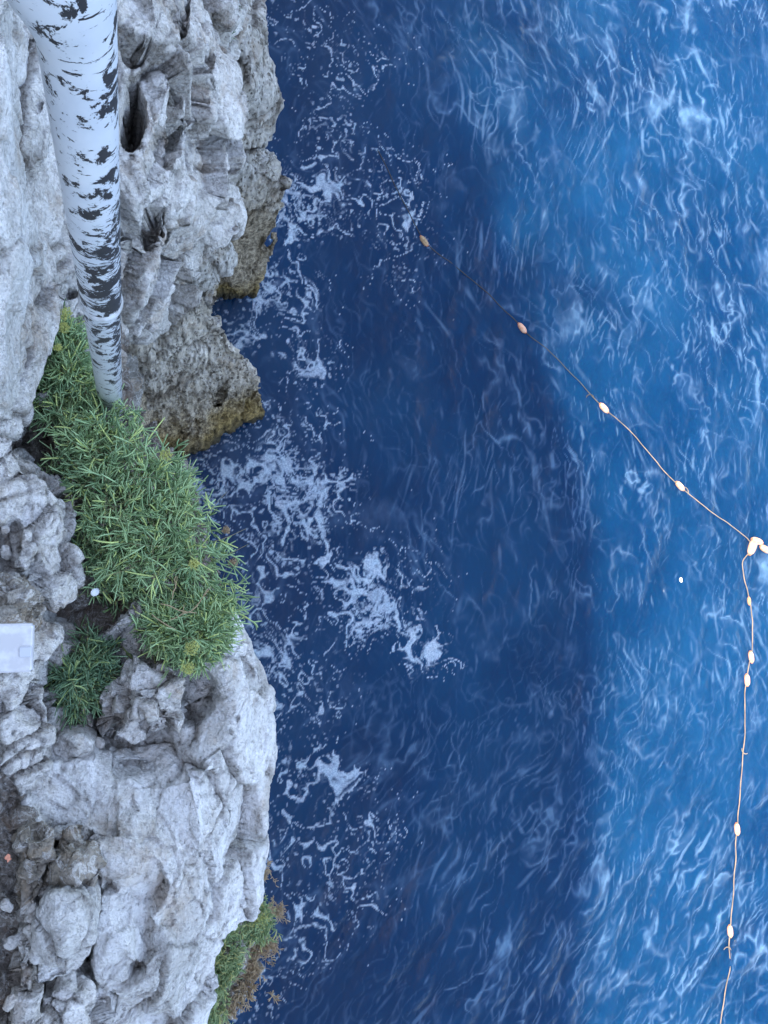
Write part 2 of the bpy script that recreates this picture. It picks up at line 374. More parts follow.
    foam[seen], sky_streak[seen] = foam_sky_streaks(x[seen], y[seen])
    add_attr(me, 'foam', foam); add_attr(me, 'sky_streak', sky_streak)
    k = NT('sea_water'); P = k.n('ShaderNodeNewGeometry').outputs['Position']
    fa = k.n('ShaderNodeAttribute', attribute_name='foam').outputs['Fac']; wa = k.n('ShaderNodeAttribute', attribute_name='sky_streak').outputs['Fac']
    deep = k.mix(k.ramp(k.noise(P, .35, 4, .5, .4), [(.4, 0.0), (.62, 1.0)]), (.0008, .020, .067), (.003, .033, .090))
    fn = k.noise(P, 45, 5, .7)
    ff = k.math('MULTIPLY', fa, k.ramp(fn, [(.3, .35), (.6, .92)]), True)
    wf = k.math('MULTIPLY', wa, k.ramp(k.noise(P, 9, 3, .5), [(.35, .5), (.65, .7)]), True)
    c = k.mix(wf, deep, (.17, .29, .42)); c = k.mix(ff, c, (.42, .50, .58))  # pale blue streaks are sky reflections painted into the water colour
    k.l(c, k.b.inputs['Base Color'])
    k.l(k.math('MULTIPLY_ADD' if False else 'ADD', k.math('MULTIPLY', ff, .5), .11), k.b.inputs['Roughness'])
    k.b.inputs['IOR'].default_value = 1.33
    k.b.inputs['Subsurface Weight'].default_value = 1.0; k.b.inputs['Subsurface Radius'].default_value = (.3, .7, 1.0); k.b.inputs['Subsurface Scale'].default_value = 2.5; k.b.inputs['Specular IOR Level'].default_value = .25
    n1 = k.bump(k.noise(k.mapping(P, (1, .6, 1), (0, 0, .35)), 13, 5, .6, .6), .28, .03)
    n2 = k.bump(ff, .4, .01, n1)
    k.l(n2, k.b.inputs['Normal'])
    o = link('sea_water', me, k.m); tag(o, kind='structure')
    tag(o, 'deep blue sea with drifting white foam and fine ripples below the cliff')
    return o
build_sea()

# ------------------------------------------------------------------ rock builder
def finish(me, vox_disp):
    V = get_co(me); N = get_no(me); set_co(me, vox_disp(V, N))
def remesh(me, vox, smooth=4, name='rock'):
    o = bpy.data.objects.new('tmp', me); col.objects.link(o)
    r = o.modifiers.new('r', 'REMESH'); r.mode = 'VOXEL'; r.voxel_size = vox; r.adaptivity = 0
    s = o.modifiers.new('s', 'SMOOTH'); s.iterations = smooth; s.factor = .6
    dg = bpy.context.evaluated_depsgraph_get(); ev = o.evaluated_get(dg)
    m2 = bpy.data.meshes.new_from_object(ev); bpy.data.objects.remove(o); bpy.data.meshes.remove(me)
    m2.name = name
    m2.polygons.foreach_set('use_smooth', np.ones(len(m2.polygons), dtype=bool)); return m2
def prism(bm, poly, inner, zbot, spread=1.0, shift=(0, 0), splay=0.0):
    pts = [Vector((p[0], p[1])) for p in poly] + [Vector((p[0], p[1])) for p in inner]
    n = len(poly)
    vo, _, fo, orig, _, _ = delaunay_2d_cdt(pts, [], [list(range(n))], 1, 1e-4)
    allp = list(poly) + list(inner)
    W3 = [at(*allp[o[0]]) if len(o) else None for o in orig]
    for i, w in enumerate(W3):
        if w is None: W3[i] = at(vo[i][0], vo[i][1], np.mean([p[2] for p in poly]))
    cen = np.mean([at(*p) for p in poly], 0)
    # boundary in output order
    cnt = {}
    for f in fo:
        for a, b in zip(f, f[1:] + f[:1]): cnt[(a, b)] = cnt.get((a, b), 0) + 1
    top = [bm.verts.new(w) for w in W3]
    bot = []
    for w in W3:
        w = np.array(w); g = 1 + splay * ((CAM[2] - zbot) / (CAM[2] - w[2]) - 1); c2 = cen * g
        q = c2 + (w * g - c2) * spread; bot.append(bm.verts.new((q[0] + shift[0], q[1] + shift[1], zbot)))
    for f in fo:
        bm.faces.new([top[i] for i in f]); bm.faces.new([bot[i] for i in reversed(f)])
    for (a, b) in cnt:
        if (b, a) not in cnt: bm.faces.new([top[b], top[a], bot[a], bot[b]])
    bmesh.ops.recalc_face_normals(bm, faces=bm.faces[:])
def make_rock(name, label, cat, mat, solids, vox, disp, pits=(), group=None, kind=None, smooth=2):
    bm = bmesh.new()
    for s in solids:
        b2 = bmesh.new(); prism(b2, s['poly'], s.get('inner', []), s['zbot'], s.get('spread', 1.0), s.get('shift', (0, 0)), s.get('splay', 0.0))
        tmp = bpy.data.meshes.new('t'); b2.to_mesh(tmp); b2.free(); bm.from_mesh(tmp); bpy.data.meshes.remove(tmp)
    me = bpy.data.meshes.new(name); bm.to_mesh(me); bm.free()
    me = remesh(me, vox, smooth, name)
    V = get_co(me); N = get_no(me)
    V = V + N * disp(V)[:, None]; add_attr(me, 'crack', disp.crack)
    for (px, py, rx, ry, ang, dep) in pits:
        X, Y = to_px(V); ca, sa = math.cos(math.radians(ang)), math.sin(math.radians(ang))
        wob = fbm(V * 14, 3, 5) * .35
        u = ((X - px) * ca + (Y - py) * sa) / rx; v = (-(X - px) * sa + (Y - py) * ca) / ry
        r = np.sqrt(u * u + v * v) + wob
        fall = 1 - sstep(.75, 1.15, r)
        V[:, 2] -= dep * fall * (N[:, 2] > -.1) * (1 + .5 * fbm(V * 22, 3, 8)); V[:, :2] += (fall * min(dep, .1) * .5)[:, None] * np.stack([fbm(V * 18, 2, 9), fbm(V * 18, 2, 10)], 1)
    base = np.array([V[:, 0].mean(), V[:, 1].mean(), V[:, 2].min()])
    set_co(me, V - base)
    o = link(name, me, mat); o.location = base
    tag(o, label, cat, group, kind); return o
def limestone(s1=.16, a1=.035, s2=.055, a2=.012, s3=.3, a3=.03, a4=.005, crack=.010, seed=0, aniso=None):
    def f(V):
        P = V if aniso is None else V @ np.array(aniso)
        P = P + np.stack([fbm(P * 6, 2, seed + 50), fbm(P * 6 + 5, 2, seed + 51), fbm(P * 6 + 9, 2, seed + 52)], 1) * .04
        v1, e1 = facet(P / s1, seed); v2, e2 = facet(P / s2, seed + 20)
        big = fbm(P / s3, 3, seed + 30); sm = fbm(P / .03, 3, seed + 40, .6)
        keep = sstep(-.3, .1, fbm(P / .25, 2, seed + 44)); keep2 = sstep(.0, .3, fbm(P / .15, 2, seed + 46))
        pk = sstep(.42, .62, vnoise(P / .028, seed + 48)) * keep2
        c1 = np.exp(-(e1 / .055) ** 2) * keep; c2 = np.exp(-(e2 / .08) ** 2) * keep2
        f.crack = np.clip(c1 * .9 + c2 * .6 + pk * .5, 0, 1)
        return a1 * v1 * 3.0 + a2 * v2 * 1.5 + a3 * big * 1.4 + a4 * sm * 2.2 - crack * 1.8 * c1 - crack * .9 * c2 - .006 * pk * min(1, a2 / .006)
    return f
def karst(seed=0, a=.07, fl=.05):
    def f(V):
        q = V * np.array([1, 1, .25])
        v1, e1 = facet(V / .55, seed); f.crack = np.exp(-(e1 / .05) ** 2)
        r = fbm(q / .16, 4, seed + 3, .6, True); b = fbm(V / .9, 3, seed + 9); g = fbm(q / .06, 3, seed + 15, .6)
        return a * v1 * 1.6 + fl * (r - .4) + .10 * b + .022 * g - .03 * np.exp(-(e1 / .06) ** 2)
    return f
# ------------------------------------------------------------------ rock materials
M_near = rock_mat('pale_limestone')
M_bould = rock_mat('streaked_limestone', pale=(.80, .79, .775), mid=(.57, .56, .54), och=.55, streak=((1.0, .28, 1.0), (0, 0, math.radians(-24)), 9.0), streak_amt=.75)
M_crag = rock_mat('craggy_limestone', pale=(.81, .79, .76), mid=(.55, .53, .50), och=.6, S=.8, bumpd=.016)
M_karst = rock_mat('fluted_limestone', pale=(.72, .70, .66), mid=(.52, .50, .45), dark=(.09, .08, .065), S=.6, fine=30, flute=True, tidal=(1.9, 2.7, .35, .75), bumpd=.02)
M_slab = rock_mat('pitted_limestone', pale=(.82, .77, .68), mid=(.66, .61, .52), dark=(.20, .17, .14), S=.6, fine=30, flute=True, tidal=(.6, 1.5, .3, .8), bumpd=.02)
M_grey = rock_mat('grey_fluted_limestone', pale=(.76, .73, .68), mid=(.58, .55, .50), dark=(.14, .12, .10), S=.6, fine=30, flute=True, bumpd=.02, tidal=(1.2, 1.8, .3, .7))
M_ochre = rock_mat('ochre_limestone', pale=(.40, .37, .33), mid=(.28, .24, .19), ochre=(.30, .20, .11), och=.8)
M_soil = rock_mat('stony_soil', pale=(.46, .42, .38), mid=(.28, .24, .21), dark=(.09, .075, .06), ochre=(.22, .14, .09), och=.8, S=2.2, bumpd=.02)
M_cliff = rock_mat('cliff_limestone', pale=(.40, .39, .37), mid=(.27, .26, .24), S=.7, tidal=(1.2, 2.0, .3, .7), bumpd=.02)

# ------------------------------------------------------------------ the cliff under everything
def build_cliff():
    rings = []
    rows = np.linspace(1500, -420, 60)
    for z, lim in ((-2.0, [(-300, 225), (280, 200), (320, 165), (440, 160), (480, 165), (1300, 165)]), (0.0, [(-300, 225), (280, 200), (320, 160), (440, 155), (480, 165), (1300, 165)]),
                   (2.0, [(-300, 220), (240, 190), (300, 135), (440, 130), (480, 180), (900, 180), (1300, 160)]), (3.6, [(-300, 210), (200, 180), (300, 105), (430, 100), (480, 190), (900, 190), (1000, 160), (1300, 150)]),
                   (5.0, [(-300, 130), (200, 110), (300, 70), (430, 70), (520, 160), (900, 200), (980, 170), (1300, 150)]), (5.7, [(-300, 50), (300, 40), (430, 50), (520, 110), (900, 180), (1300, 150)]), (6.0, [(-300, -20), (430, 0), (600, 20), (1300, 20)])):
        rings.append([tuple(at(float(np.interp(r, [q[0] for q in lim], [q[1] for q in lim])), r, z)) for r in rows])
    ys = np.array([p[1] for p in rings[1]])
    V = []; Fc = []
    m = len(ys)
    xl = [-.5, -1.2, -3.5]; zl = [6.25, 6.75, 6.85]
    grid = [list(r) for r in rings] + [[(x, y, z) for y in ys] for x, z in zip(xl, zl)] + [[(-3.5, y, -2.0) for y in ys]]
    bm = bmesh.new(); G = [[bm.verts.new(p) for p in r] for r in grid]
    k = len(G)
    for i in range(k):
        a, b = G[i], G[(i + 1) % k]
        for j in range(m - 1): bm.faces.new([a[j], a[j + 1], b[j + 1], b[j]])
    bm.faces.new([G[i][0] for i in range(k)]); bm.faces.new([G[i][-1] for i in reversed(range(k))])
    bmesh.ops.triangulate(bm, faces=[f for f in bm.faces if len(f.verts) > 4])
    bmesh.ops.recalc_face_normals(bm, faces=bm.faces[:])
    me = bpy.data.meshes.new('cliff'); bm.to_mesh(me); bm.free()
    me = remesh(me, .035, 3, 'cliff'); V = get_co(me); N = get_no(me)
    v1, e1 = facet(V / .4, 7); v2, e2 = facet(V / .14, 8)
    d = .08 * v1 + .035 * v2 + .1 * fbm(V / .8, 3, 12) + .02 * fbm(V * np.array([1, 1, .3]) / .1, 3, 13)
    set_co(me, V + N * d[:, None])
    o = link('cliff', me, M_cliff); tag(o, 'grey limestone cliff dropping from the ledge to the sea', kind='structure')
build_cliff()

Z = 6.45
R = make_rock
# --- lower big boulder
R('boulder', 'big pale grey boulder with diagonal white streaks, its rounded edge hanging over the water', 'rock', M_bould,
  [dict(poly=[(95, 640, 6.42), (130, 612, 6.5), (165, 600, 6.5), (205, 598, 6.48), (232, 606, 6.44), (252, 640, 6.38), (266, 680, 6.30), (273, 722, 6.22), (275, 760, 6.2), (266, 800, 6.2), (258, 832, 6.2), (255, 870, 6.2), (258, 900, 6.2), (264, 915, 6.2), (244, 925, 6.25), (232, 936, 6.3), (219, 965, 6.3), (222, 985, 6.3), (205, 1004, 6.3), (195, 1040, 6.3), (180, 1090, 6.35), (92, 1090, 6.5), (90, 1000, 6.55), (97, 960, 6.56), (99, 905, 6.6), (98, 868, 6.6), (84, 846, 6.58), (52, 838, 6.58), (25, 825, 6.6), (25, 770, 6.56), (95, 760, 6.52), (110, 745, 6.45), (140, 735, 6.40), (110, 700, 6.34)],
        inner=[(150, 640, 6.44), (215, 650, 6.50), (240, 720, 6.46), (200, 780, 6.58), (150, 790, 6.52), (120, 860, 6.62), (200, 870, 6.56), (235, 860, 6.40), (150, 980, 6.58), (210, 940, 6.45), (185, 700, 6.36), (235, 790, 6.42)], zbot=5.75, spread=.92, shift=(-.05, 0))],
  .007, limestone(.2, .020, .06, .007, .35, .022, .004, .010, 3, [[1, .35, 0], [-.1, .8, 0], [0, 0, 1]]),
  pits=[(198, 690, 20, 17, 20, .10), (197, 712, 22, 9, -35, .12), (128, 770, 15, 9, -10, .05), (137, 972, 8, 9, 0, .05), (110, 888, 8, 5, -20, .03), (215, 800, 5, 9, 10, .015), (247, 668, 4, 16, -35, .02), (150, 765, 5, 6, 0, .01), (215, 640, 9, 5, 30, .03)])
# --- block inside the hollow, behind the lower tuft
R('rock', 'knobbly grey rock lying between the small green tuft and the dark hollow', 'rock', M_near,
  [dict(poly=[(103, 690, 6.46), (130, 672, 6.52), (165, 662, 6.55), (180, 668, 6.56), (181, 700, 6.55), (178, 722, 6.53), (160, 736, 6.52), (128, 740, 6.5), (108, 728, 6.46)], inner=[(150, 700, 6.58), (125, 710, 6.53)], zbot=6.1)],
  .006, limestone(.09, .018, .04, .006, .2, .015, .004, .010, 13), pits=[(118, 722, 8, 9, 20, .06), (143, 722, 3, 13, -15, .03)])
R('stone', 'smooth oval grey stone wedged below the small green tuft', 'stone', M_near,
  [dict(poly=[(53, 742, 6.5), (62, 735, 6.54), (80, 734, 6.55), (93, 742, 6.54), (94, 752, 6.52), (84, 760, 6.5), (66, 759, 6.49), (54, 752, 6.49)], inner=[(74, 746, 6.58)], zbot=6.38)],
  .005, limestone(.12, .004, .05, .002, .3, .006, .002, .002, 17))
R('stone', 'small angular pale stone tucked under the lower edge of the small green tuft', 'stone', M_near,
  [dict(poly=[(66, 722, 6.43), (78, 712, 6.45), (84, 702, 6.47), (92, 715, 6.46), (95, 728, 6.44), (80, 730, 6.42)], inner=[(84, 718, 6.48)], zbot=6.25)],
  .005, limestone(.12, .006, .05, .003, .3, .006, .002, .002, 18))
# --- left column, low part
R('rock', 'pale jagged rock on the left edge below the large green plant', 'rock', M_near,
  [dict(poly=[(-30, 560, 6.72), (-30, 440, 6.75), (8, 436, 6.72), (18, 448, 6.70), (30, 468, 6.68), (50, 486, 6.66), (62, 510, 6.64), (64, 528, 6.62), (52, 546, 6.62), (70, 556, 6.60), (76, 580, 6.58), (73, 598, 6.58), (50, 612, 6.60), (44, 622, 6.6), (60, 636, 6.58), (54, 660, 6.58), (38, 678, 6.58), (42, 700, 6.58), (52, 720, 6.58), (54, 745, 6.58), (48, 765, 6.58), (30, 785, 6.6), (-30, 800, 6.66)],
        inner=[(15, 540, 6.72), (45, 575, 6.68), (20, 600, 6.71), (40, 520, 6.70), (20, 700, 6.68), (30, 650, 6.67)], zbot=6.1)],
  .006, limestone(.11, .020, .045, .007, .25, .020, .004, .010, 23), pits=[(8, 545, 12, 26, 8, .06), (28, 600, 6, 4, -20, .02), (28, 712, 16, 12, 20, .03)])
R('stone', 'rough ochre and grey stone on the left edge above the white plate', 'stone', M_ochre,
  [dict(poly=[(-20, 585, 6.83), (5, 580, 6.84), (25, 584, 6.82), (28, 605, 6.82), (24, 628, 6.80), (-20, 632, 6.82)], inner=[(8, 605, 6.87)], zbot=6.6)],
  .005, limestone(.05, .010, .03, .004, .2, .008, .004, .005, 25))
# --- left column, upper part
R('rock', 'tall pale rock face in the top left corner behind the white post', 'rock', M_near,
  [dict(poly=[(-60, -60, 6.95), (30, -60, 6.75), (80, -40, 6.6), (90, 80, 6.45), (84, 200, 6.40), (90, 290, 6.36), (84, 322, 6.34), (60, 328, 6.42), (48, 350, 6.48), (40, 380, 6.50), (32, 410, 6.52), (12, 430, 6.62), (-60, 430, 6.80)],
        inner=[(20, 100, 6.72), (15, 250, 6.74), (50, 180, 6.58), (45, 90, 6.66), (60, 300, 6.46), (25, 350, 6.62), (10, 330, 6.72), (70, 240, 6.45)], zbot=6.0)],
  .006, limestone(.22, .022, .05, .006, .3, .022, .004, .012, 33, [[1, 0, 0], [0, .5, 0], [0, 0, 1]]),
  pits=[(28, 266, 9, 9, 0, .03), (68, 293, 9, 6, 0, .07), (36, 105, 6, 8, 0, .03), (19, 318, 4, 4, 0, .015), (14, 368, 3, 3, 0, .015)])
R('rock', 'long smooth whitish rock running down the upper left edge of the picture', 'rock', M_bould,
  [dict(poly=[(-60, -60, 7.12), (0, -60, 7.1), (8, 60, 7.06), (7, 160, 7.02), (20, 176, 6.98), (21, 240, 6.96), (12, 290, 6.95), (3, 330, 6.95), (-2, 400, 6.93), (-60, 400, 7.0)], inner=[(-15, 150, 7.1)], zbot=6.55)],
  .007, limestone(.3, .012, .08, .005, .3, .018, .003, .006, 37))
# --- middle crag
R('rock', 'white craggy limestone outcrop with hollows, right of the white post', 'rock', M_crag,
  [dict(poly=[(95, -60, 5.9), (240, -60, 4.9), (236, 0, 4.85), (224, 30, 4.8), (222, 50, 4.85), (226, 75, 4.9), (224, 110, 4.85), (214, 134, 4.85), (222, 155, 4.75), (224, 175, 4.75), (230, 200, 4.65), (238, 213, 4.6), (235, 222, 4.6), (215, 232, 4.65), (196, 242, 4.8), (172, 262, 5.0), (166, 285, 5.05), (167, 302, 5.05), (160, 318, 5.05), (152, 330, 5.1), (145, 326, 5.1), (138, 338, 5.15), (126, 334, 5.3), (110, 330, 5.5), (95, 200, 5.8)],
        inner=[(150, 20, 5.75), (175, 80, 5.7), (190, 130, 5.35), (170, 160, 5.6), (140, 170, 5.75), (205, 180, 5.05), (150, 280, 5.35), (135, 230, 5.6), (205, 30, 5.2), (215, 90, 5.0), (165, 220, 5.4)], zbot=4.1, spread=.88, splay=.9)],
  .010, limestone(.24, .055, .075, .016, .45, .045, .008, .018, 43, [[1, 0, 0], [0, .6, 0], [0, 0, 1]]),
  pits=[(132, 118, 12, 34, 0, .45), (134, 50, 13, 16, 0, .12), (196, 92, 10, 30, 12, .28), (148, 230, 11, 24, 22, .22), (205, 62, 8, 14, 20, .1), (162, 148, 8, 24, -10, .10), (206, 172, 16, 3, 38, .05), (185, 15, 4, 22, 5, .10)])
# --- facets between the crag and the waterside rocks
R('rock', 'small brown wedge of rock between the craggy outcrop and the two waterside rocks', 'rock', M_karst,
  [dict(poly=[(165, 250, 3.9), (185, 232, 4.0), (222, 220, 3.9), (226, 260, 3.5), (217, 292, 3.1), (212, 312, 2.9), (196, 298, 3.0), (182, 280, 3.3), (170, 272, 3.6)], inner=[(200, 262, 3.7)], zbot=2.0, spread=.95, splay=1.0)],
  .014, karst(51, .05, .03))
# --- waterside rocks
R('rock', 'tall grey fluted rock at the top, nearest the water', 'rock', M_grey,
  [dict(poly=[(205, -70, 4.1), (258, -70, 3.9), (262, 0, 3.75), (266, 30, 3.65), (276, 62, 3.45), (284, 90, 3.3), (284, 104, 3.2), (277, 122, 3.05), (264, 136, 2.9), (245, 139, 2.95), (226, 138, 3.1), (200, 130, 3.3)],
        inner=[(240, 40, 4.05), (250, 85, 3.85), (232, 110, 3.6), (262, 100, 3.55)], zbot=-1.0, spread=1.02)],
  .02, karst(61, .03, .035))
R('rock', 'rock with a pale top and a brown fluted foot standing in the water', 'rock', M_karst,
  [dict(poly=[(200, 135, 2.8), (230, 148, 2.75), (262, 147, 2.7), (275, 151, 2.7), (283, 166, 2.65), (290, 188, 2.55), (288, 200, 2.4), (280, 215, 2.0), (279, 232, 1.5), (270, 250, 1.1), (264, 272, .6), (256, 296, .15), (238, 299, .1), (216, 296, .1), (216, 250, 1.6), (205, 200, 2.6)],
        inner=[(240, 163, 2.9), (262, 175, 2.75), (245, 200, 2.45), (262, 215, 2.2), (235, 250, 1.5), (254, 250, 1.3)], zbot=-1.2, spread=1.0)],
  .02, karst(65, .02, .03))
R('rock', 'steep triangular rock slab with pitted grey face and golden brown foot in the water', 'rock', M_slab,
  [dict(poly=[(90, 300, 3.4), (150, 262, 3.6), (174, 268, 3.5), (194, 286, 3.15), (212, 312, 2.6), (228, 332, 2.15), (246, 356, 1.6), (256, 378, 1.2), (264, 398, .7), (266, 410, .35), (256, 418, .15), (240, 425, .1), (222, 438, .1), (204, 450, .1), (186, 455, .1), (160, 450, .15), (110, 430, .6), (80, 380, 1.8)],
        inner=[(150, 330, 2.75), (190, 340, 2.25), (150, 400, 1.15), (200, 400, .95), (225, 375, 1.45), (240, 395, .9), (222, 415, .5)], zbot=-1.3, spread=1.0)],
  .018, karst(71, .03, .065), pits=[(221, 392, 6, 14, 20, .35)])
# --- lower left pieces
R('rock', 'smooth bluish white block near the bottom left corner', 'rock', M_bould,
  [dict(poly=[(40, 905, 6.74), (52, 894, 6.76), (80, 893, 6.76), (92, 902, 6.75), (95, 935, 6.74), (92, 955, 6.72), (82, 972, 6.70), (66, 986, 6.70), (44, 991, 6.70), (33, 988, 6.70), (32, 950, 6.72)], inner=[(62, 940, 6.80)], zbot=6.4)],
  .006, limestone(.2, .008, .05, .004, .3, .012, .003, .004, 83))
R('rock', 'ochre stained angular rock beside a dark gap, above the bluish white block', 'rock', M_ochre,
  [dict(poly=[(46, 880, 6.66), (60, 862, 6.68), (72, 852, 6.70), (88, 858, 6.70), (94, 872, 6.68), (92, 892, 6.66), (66, 895, 6.64), (48, 890, 6.64)], inner=[(74, 874, 6.73)], zbot=6.4)],
  .005, limestone(.06, .012, .03, .005, .2, .008, .004, .006, 87))
R('rock', 'brownish rock on the left edge, left of the dark gap', 'rock', M_ochre,
  [dict(poly=[(14, 850, 6.70), (28, 840, 6.72), (44, 842, 6.72), (46, 866, 6.70), (44, 890, 6.69), (30, 915, 6.68), (18, 920, 6.68), (16, 880, 6.68)], inner=[(30, 870, 6.75)], zbot=6.4)],
  .005, limestone(.07, .010, .03, .004, .2, .008, .004, .006, 88))
R('rock', 'narrow pale rock in the bottom left corner under the bluish white block', 'rock', M_near,
  [dict(poly=[(22, 915, 6.66), (34, 905, 6.68), (36, 960, 6.66), (32, 1000, 6.66), (28, 1060, 6.66), (16, 1060, 6.66), (18, 980, 6.66)], inner=[(27, 950, 6.7)], zbot=6.3),
   dict(poly=[(40, 996, 6.60), (70, 988, 6.62), (84, 996, 6.62), (82, 1060, 6.60), (36, 1060, 6.6)], inner=[(60, 1020, 6.65)], zbot=6.3)],
  .006, limestone(.08, .012, .03, .004, .2, .010, .003, .006, 89))
R('stony_ground', 'brown stony soil filling the crack along the lower left edge', None, M_soil,
  [dict(poly=[(-40, 740, 6.62), (14, 750, 6.62), (22, 800, 6.62), (20, 860, 6.6), (40, 900, 6.6), (30, 1090, 6.6), (-40, 1090, 6.62)], zbot=6.2)],
  .006, limestone(.04, .012, .02, .006, .2, .012, .006, .004, 95), kind='structure')
R('stony_ground', 'dark stony soil of the ledge under the green plants', None, M_soil,
  [dict(poly=[(30, 300, 6.30), (112, 310, 6.20), (135, 420, 6.05), (185, 470, 6.05), (205, 540, 6.12), (215, 600, 6.2), (150, 660, 6.25), (110, 760, 6.3), (40, 780, 6.35), (30, 700, 6.4), (20, 500, 6.4), (10, 430, 6.4)], inner=[(90, 500, 6.28), (130, 600, 6.33)], zbot=5.6)],
  .008, limestone(.07, .018, .03, .008, .2, .015, .006, .004, 97), kind='structure')
R('rock', 'steep pale rock just behind the foot of the white post', 'rock', M_near,
  [dict(poly=[(60, 318, 6.27), (78, 308, 6.30), (110, 318, 6.25), (118, 360, 6.22), (96, 420, 6.18), (72, 400, 6.2)], inner=[(90, 350, 6.33)], zbot=5.9)],
  .007, limestone(.1, .012, .04, .005, .2, .01, .003, .006, 99))
# lower ledge, far below, that carries the yellow-green cushion
R('rock', 'lower ledge covered with yellow green cushion plant, below the big boulder', 'rock', M_ochre,
  [dict(poly=[(140, 1100, 4.4), (190, 960, 4.5), (215, 915, 4.5), (246, 902, 4.45), (262, 925, 4.4), (262, 948, 4.35), (250, 975, 4.35), (246, 1000, 4.3), (222, 1012, 4.3), (205, 1040, 4.3), (190, 1100, 4.3)], inner=[(228, 945, 4.6), (215, 990, 4.5)], zbot=3.4, spread=.7, shift=(-.3, 0))],
  .012, limestone(.15, .03, .06, .01, .3, .03, .006, .01, 103))

# ------------------------------------------------------------------ loose pebbles in the crevices
def pebble_mesh(seed):
    bm = bmesh.new(); bmesh.ops.create_icosphere(bm, subdivisions=3, radius=1)
    me = bpy.data.meshes.new('stone'); bm.to_mesh(me); bm.free(); V = get_co(me)
    V *= np.array([1, .75, .55]); v, e = facet(V * 1.1 + seed * 3, seed); V *= (1 + .35 * v + .12 * fbm(V * 2, 3, seed))[:, None]
    V[:, 2] -= V[:, 2].min(); set_co(me, V)
    me.polygons.foreach_set('use_smooth', np.ones(len(me.polygons), dtype=bool)); return me
PEB = [pebble_mesh(s) for s in range(4)]
for me in PEB: me.materials.append(M_near)
peb = [(133, 42, 5.60, 9, 'angular grey stone lying in the hollow beside the top of the post'), (122, 34, 5.62, 7, 'small stone in the upper hollow nearest the post'), (142, 30, 5.60, 7, 'small pale stone on the right rim of the upper hollow'), (127, 104, 5.28, 9, 'dark stone in the black cleft right of the post'), (134, 124, 5.26, 8, 'lower stone in the black cleft right of the post'),
       (8, 552, 6.66, 6, 'reddish stone in the crack of the left edge rock'), (5, 528, 6.68, 5, 'small stone at the top of the crack of the left edge rock'), (46, 400, 6.42, 9, 'flat stone at the left rim of the large green plant'), (12, 942, 6.66, 7, 'brown stone in the soil crack at the lower left'), (10, 1000, 6.66, 6, 'brown stone in the soil crack, in the bottom corner'), (8, 905, 6.66, 6, 'stone in the soil crack below the orange scrap'),
       (52, 852, 6.58, 4, 'dark pebble in the gap above the ochre rock'), (100, 742, 6.46, 6, 'small stone to the right of the smooth oval stone')]
rr = random.Random(4)
for i, (px, py, z, r, lab) in enumerate(peb):
    me = PEB[i % 4]; o = link('stone', me); p = at(px, py, z); o.location = p
    s = r / F * (9 - z) * 1.05; o.scale = (s, s, s * .9); o.rotation_euler = (rr.uniform(-.3, .3), rr.uniform(-.3, .3), rr.uniform(0, 6))
    tag(o, lab, 'stone', 'loose stones in the rock crevices')

# ------------------------------------------------------------------ unseen wall added behind the terrace to throw the shade on the sea
def build_wall():
    k = NT('wall_stone'); P = k.n('ShaderNodeTexCoord').outputs['Object']
    br = k.n('ShaderNodeTexBrick', inp={'Vector': k.mapping(P, (1, 1, 1), (math.pi / 2, 0, math.pi / 2)), 'Color1': (.40, .39, .37, 1), 'Color2': (.33, .32, .30, 1), 'Mortar': (.25, .23, .2, 1), 'Scale': 1.6, 'Mortar Size': .015})
    k.l(br.outputs[0], k.b.inputs['Base Color']); k.b.inputs['Roughness'].default_value = .9
    k.l(k.bump(br.outputs[1], .6, -.02), k.b.inputs['Normal'])
    # top edge, shaped to set the shadow edge on the sea: (y, height above the ground of the wall)
    prof = [(-9, 12.9), (-5.2, 13.0), (-3.4, 13.4), (-1, 13.7), (1.0, 13.7), (2.2, 13.1), (3.6, 12.2), (5.0, 11.2), (6.5, 10.3), (8, 9.8), (9, 9.6)]
    bm = bmesh.new(); x0, x1, zb = -2.3, -1.75, 6.5
    fr = [bm.verts.new((x1, y, z)) for y, z in prof]; fb = [bm.verts.new((x1, y, zb)) for y, z in prof]
    br_ = [bm.verts.new((x0, y, z)) for y, z in prof]; bb = [bm.verts.new((x0, y, zb)) for y, z in prof]
    for i in range(len(prof) - 1):
        bm.faces.new([fr[i], fr[i + 1], fb[i + 1], fb[i]]); bm.faces.new([br_[i], br_[i + 1], bb[i + 1], bb[i]])
        bm.faces.new([fr[i], fr[i + 1], br_[i + 1], br_[i]]); bm.faces.new([fb[i], fb[i + 1], bb[i + 1], bb[i]])
    bm.faces.new([fr[0], fb[0], bb[0], br_[0]]); bm.faces.new([fr[-1], fb[-1], bb[-1], br_[-1]])
    bmesh.ops.recalc_face_normals(bm, faces=bm.faces[:])
    me = bpy.data.meshes.new('shade_wall'); bm.to_mesh(me); bm.free()
    V = get_co(me) - np.array([-2, 0, 6.5]); set_co(me, V)
    o = link('shade_wall', me, k.m); o.location = (-2, 0, 6.5)
    tag(o, 'tall unseen stone wall added behind the cliff ledge to shade the sea', 'wall')
build_wall()

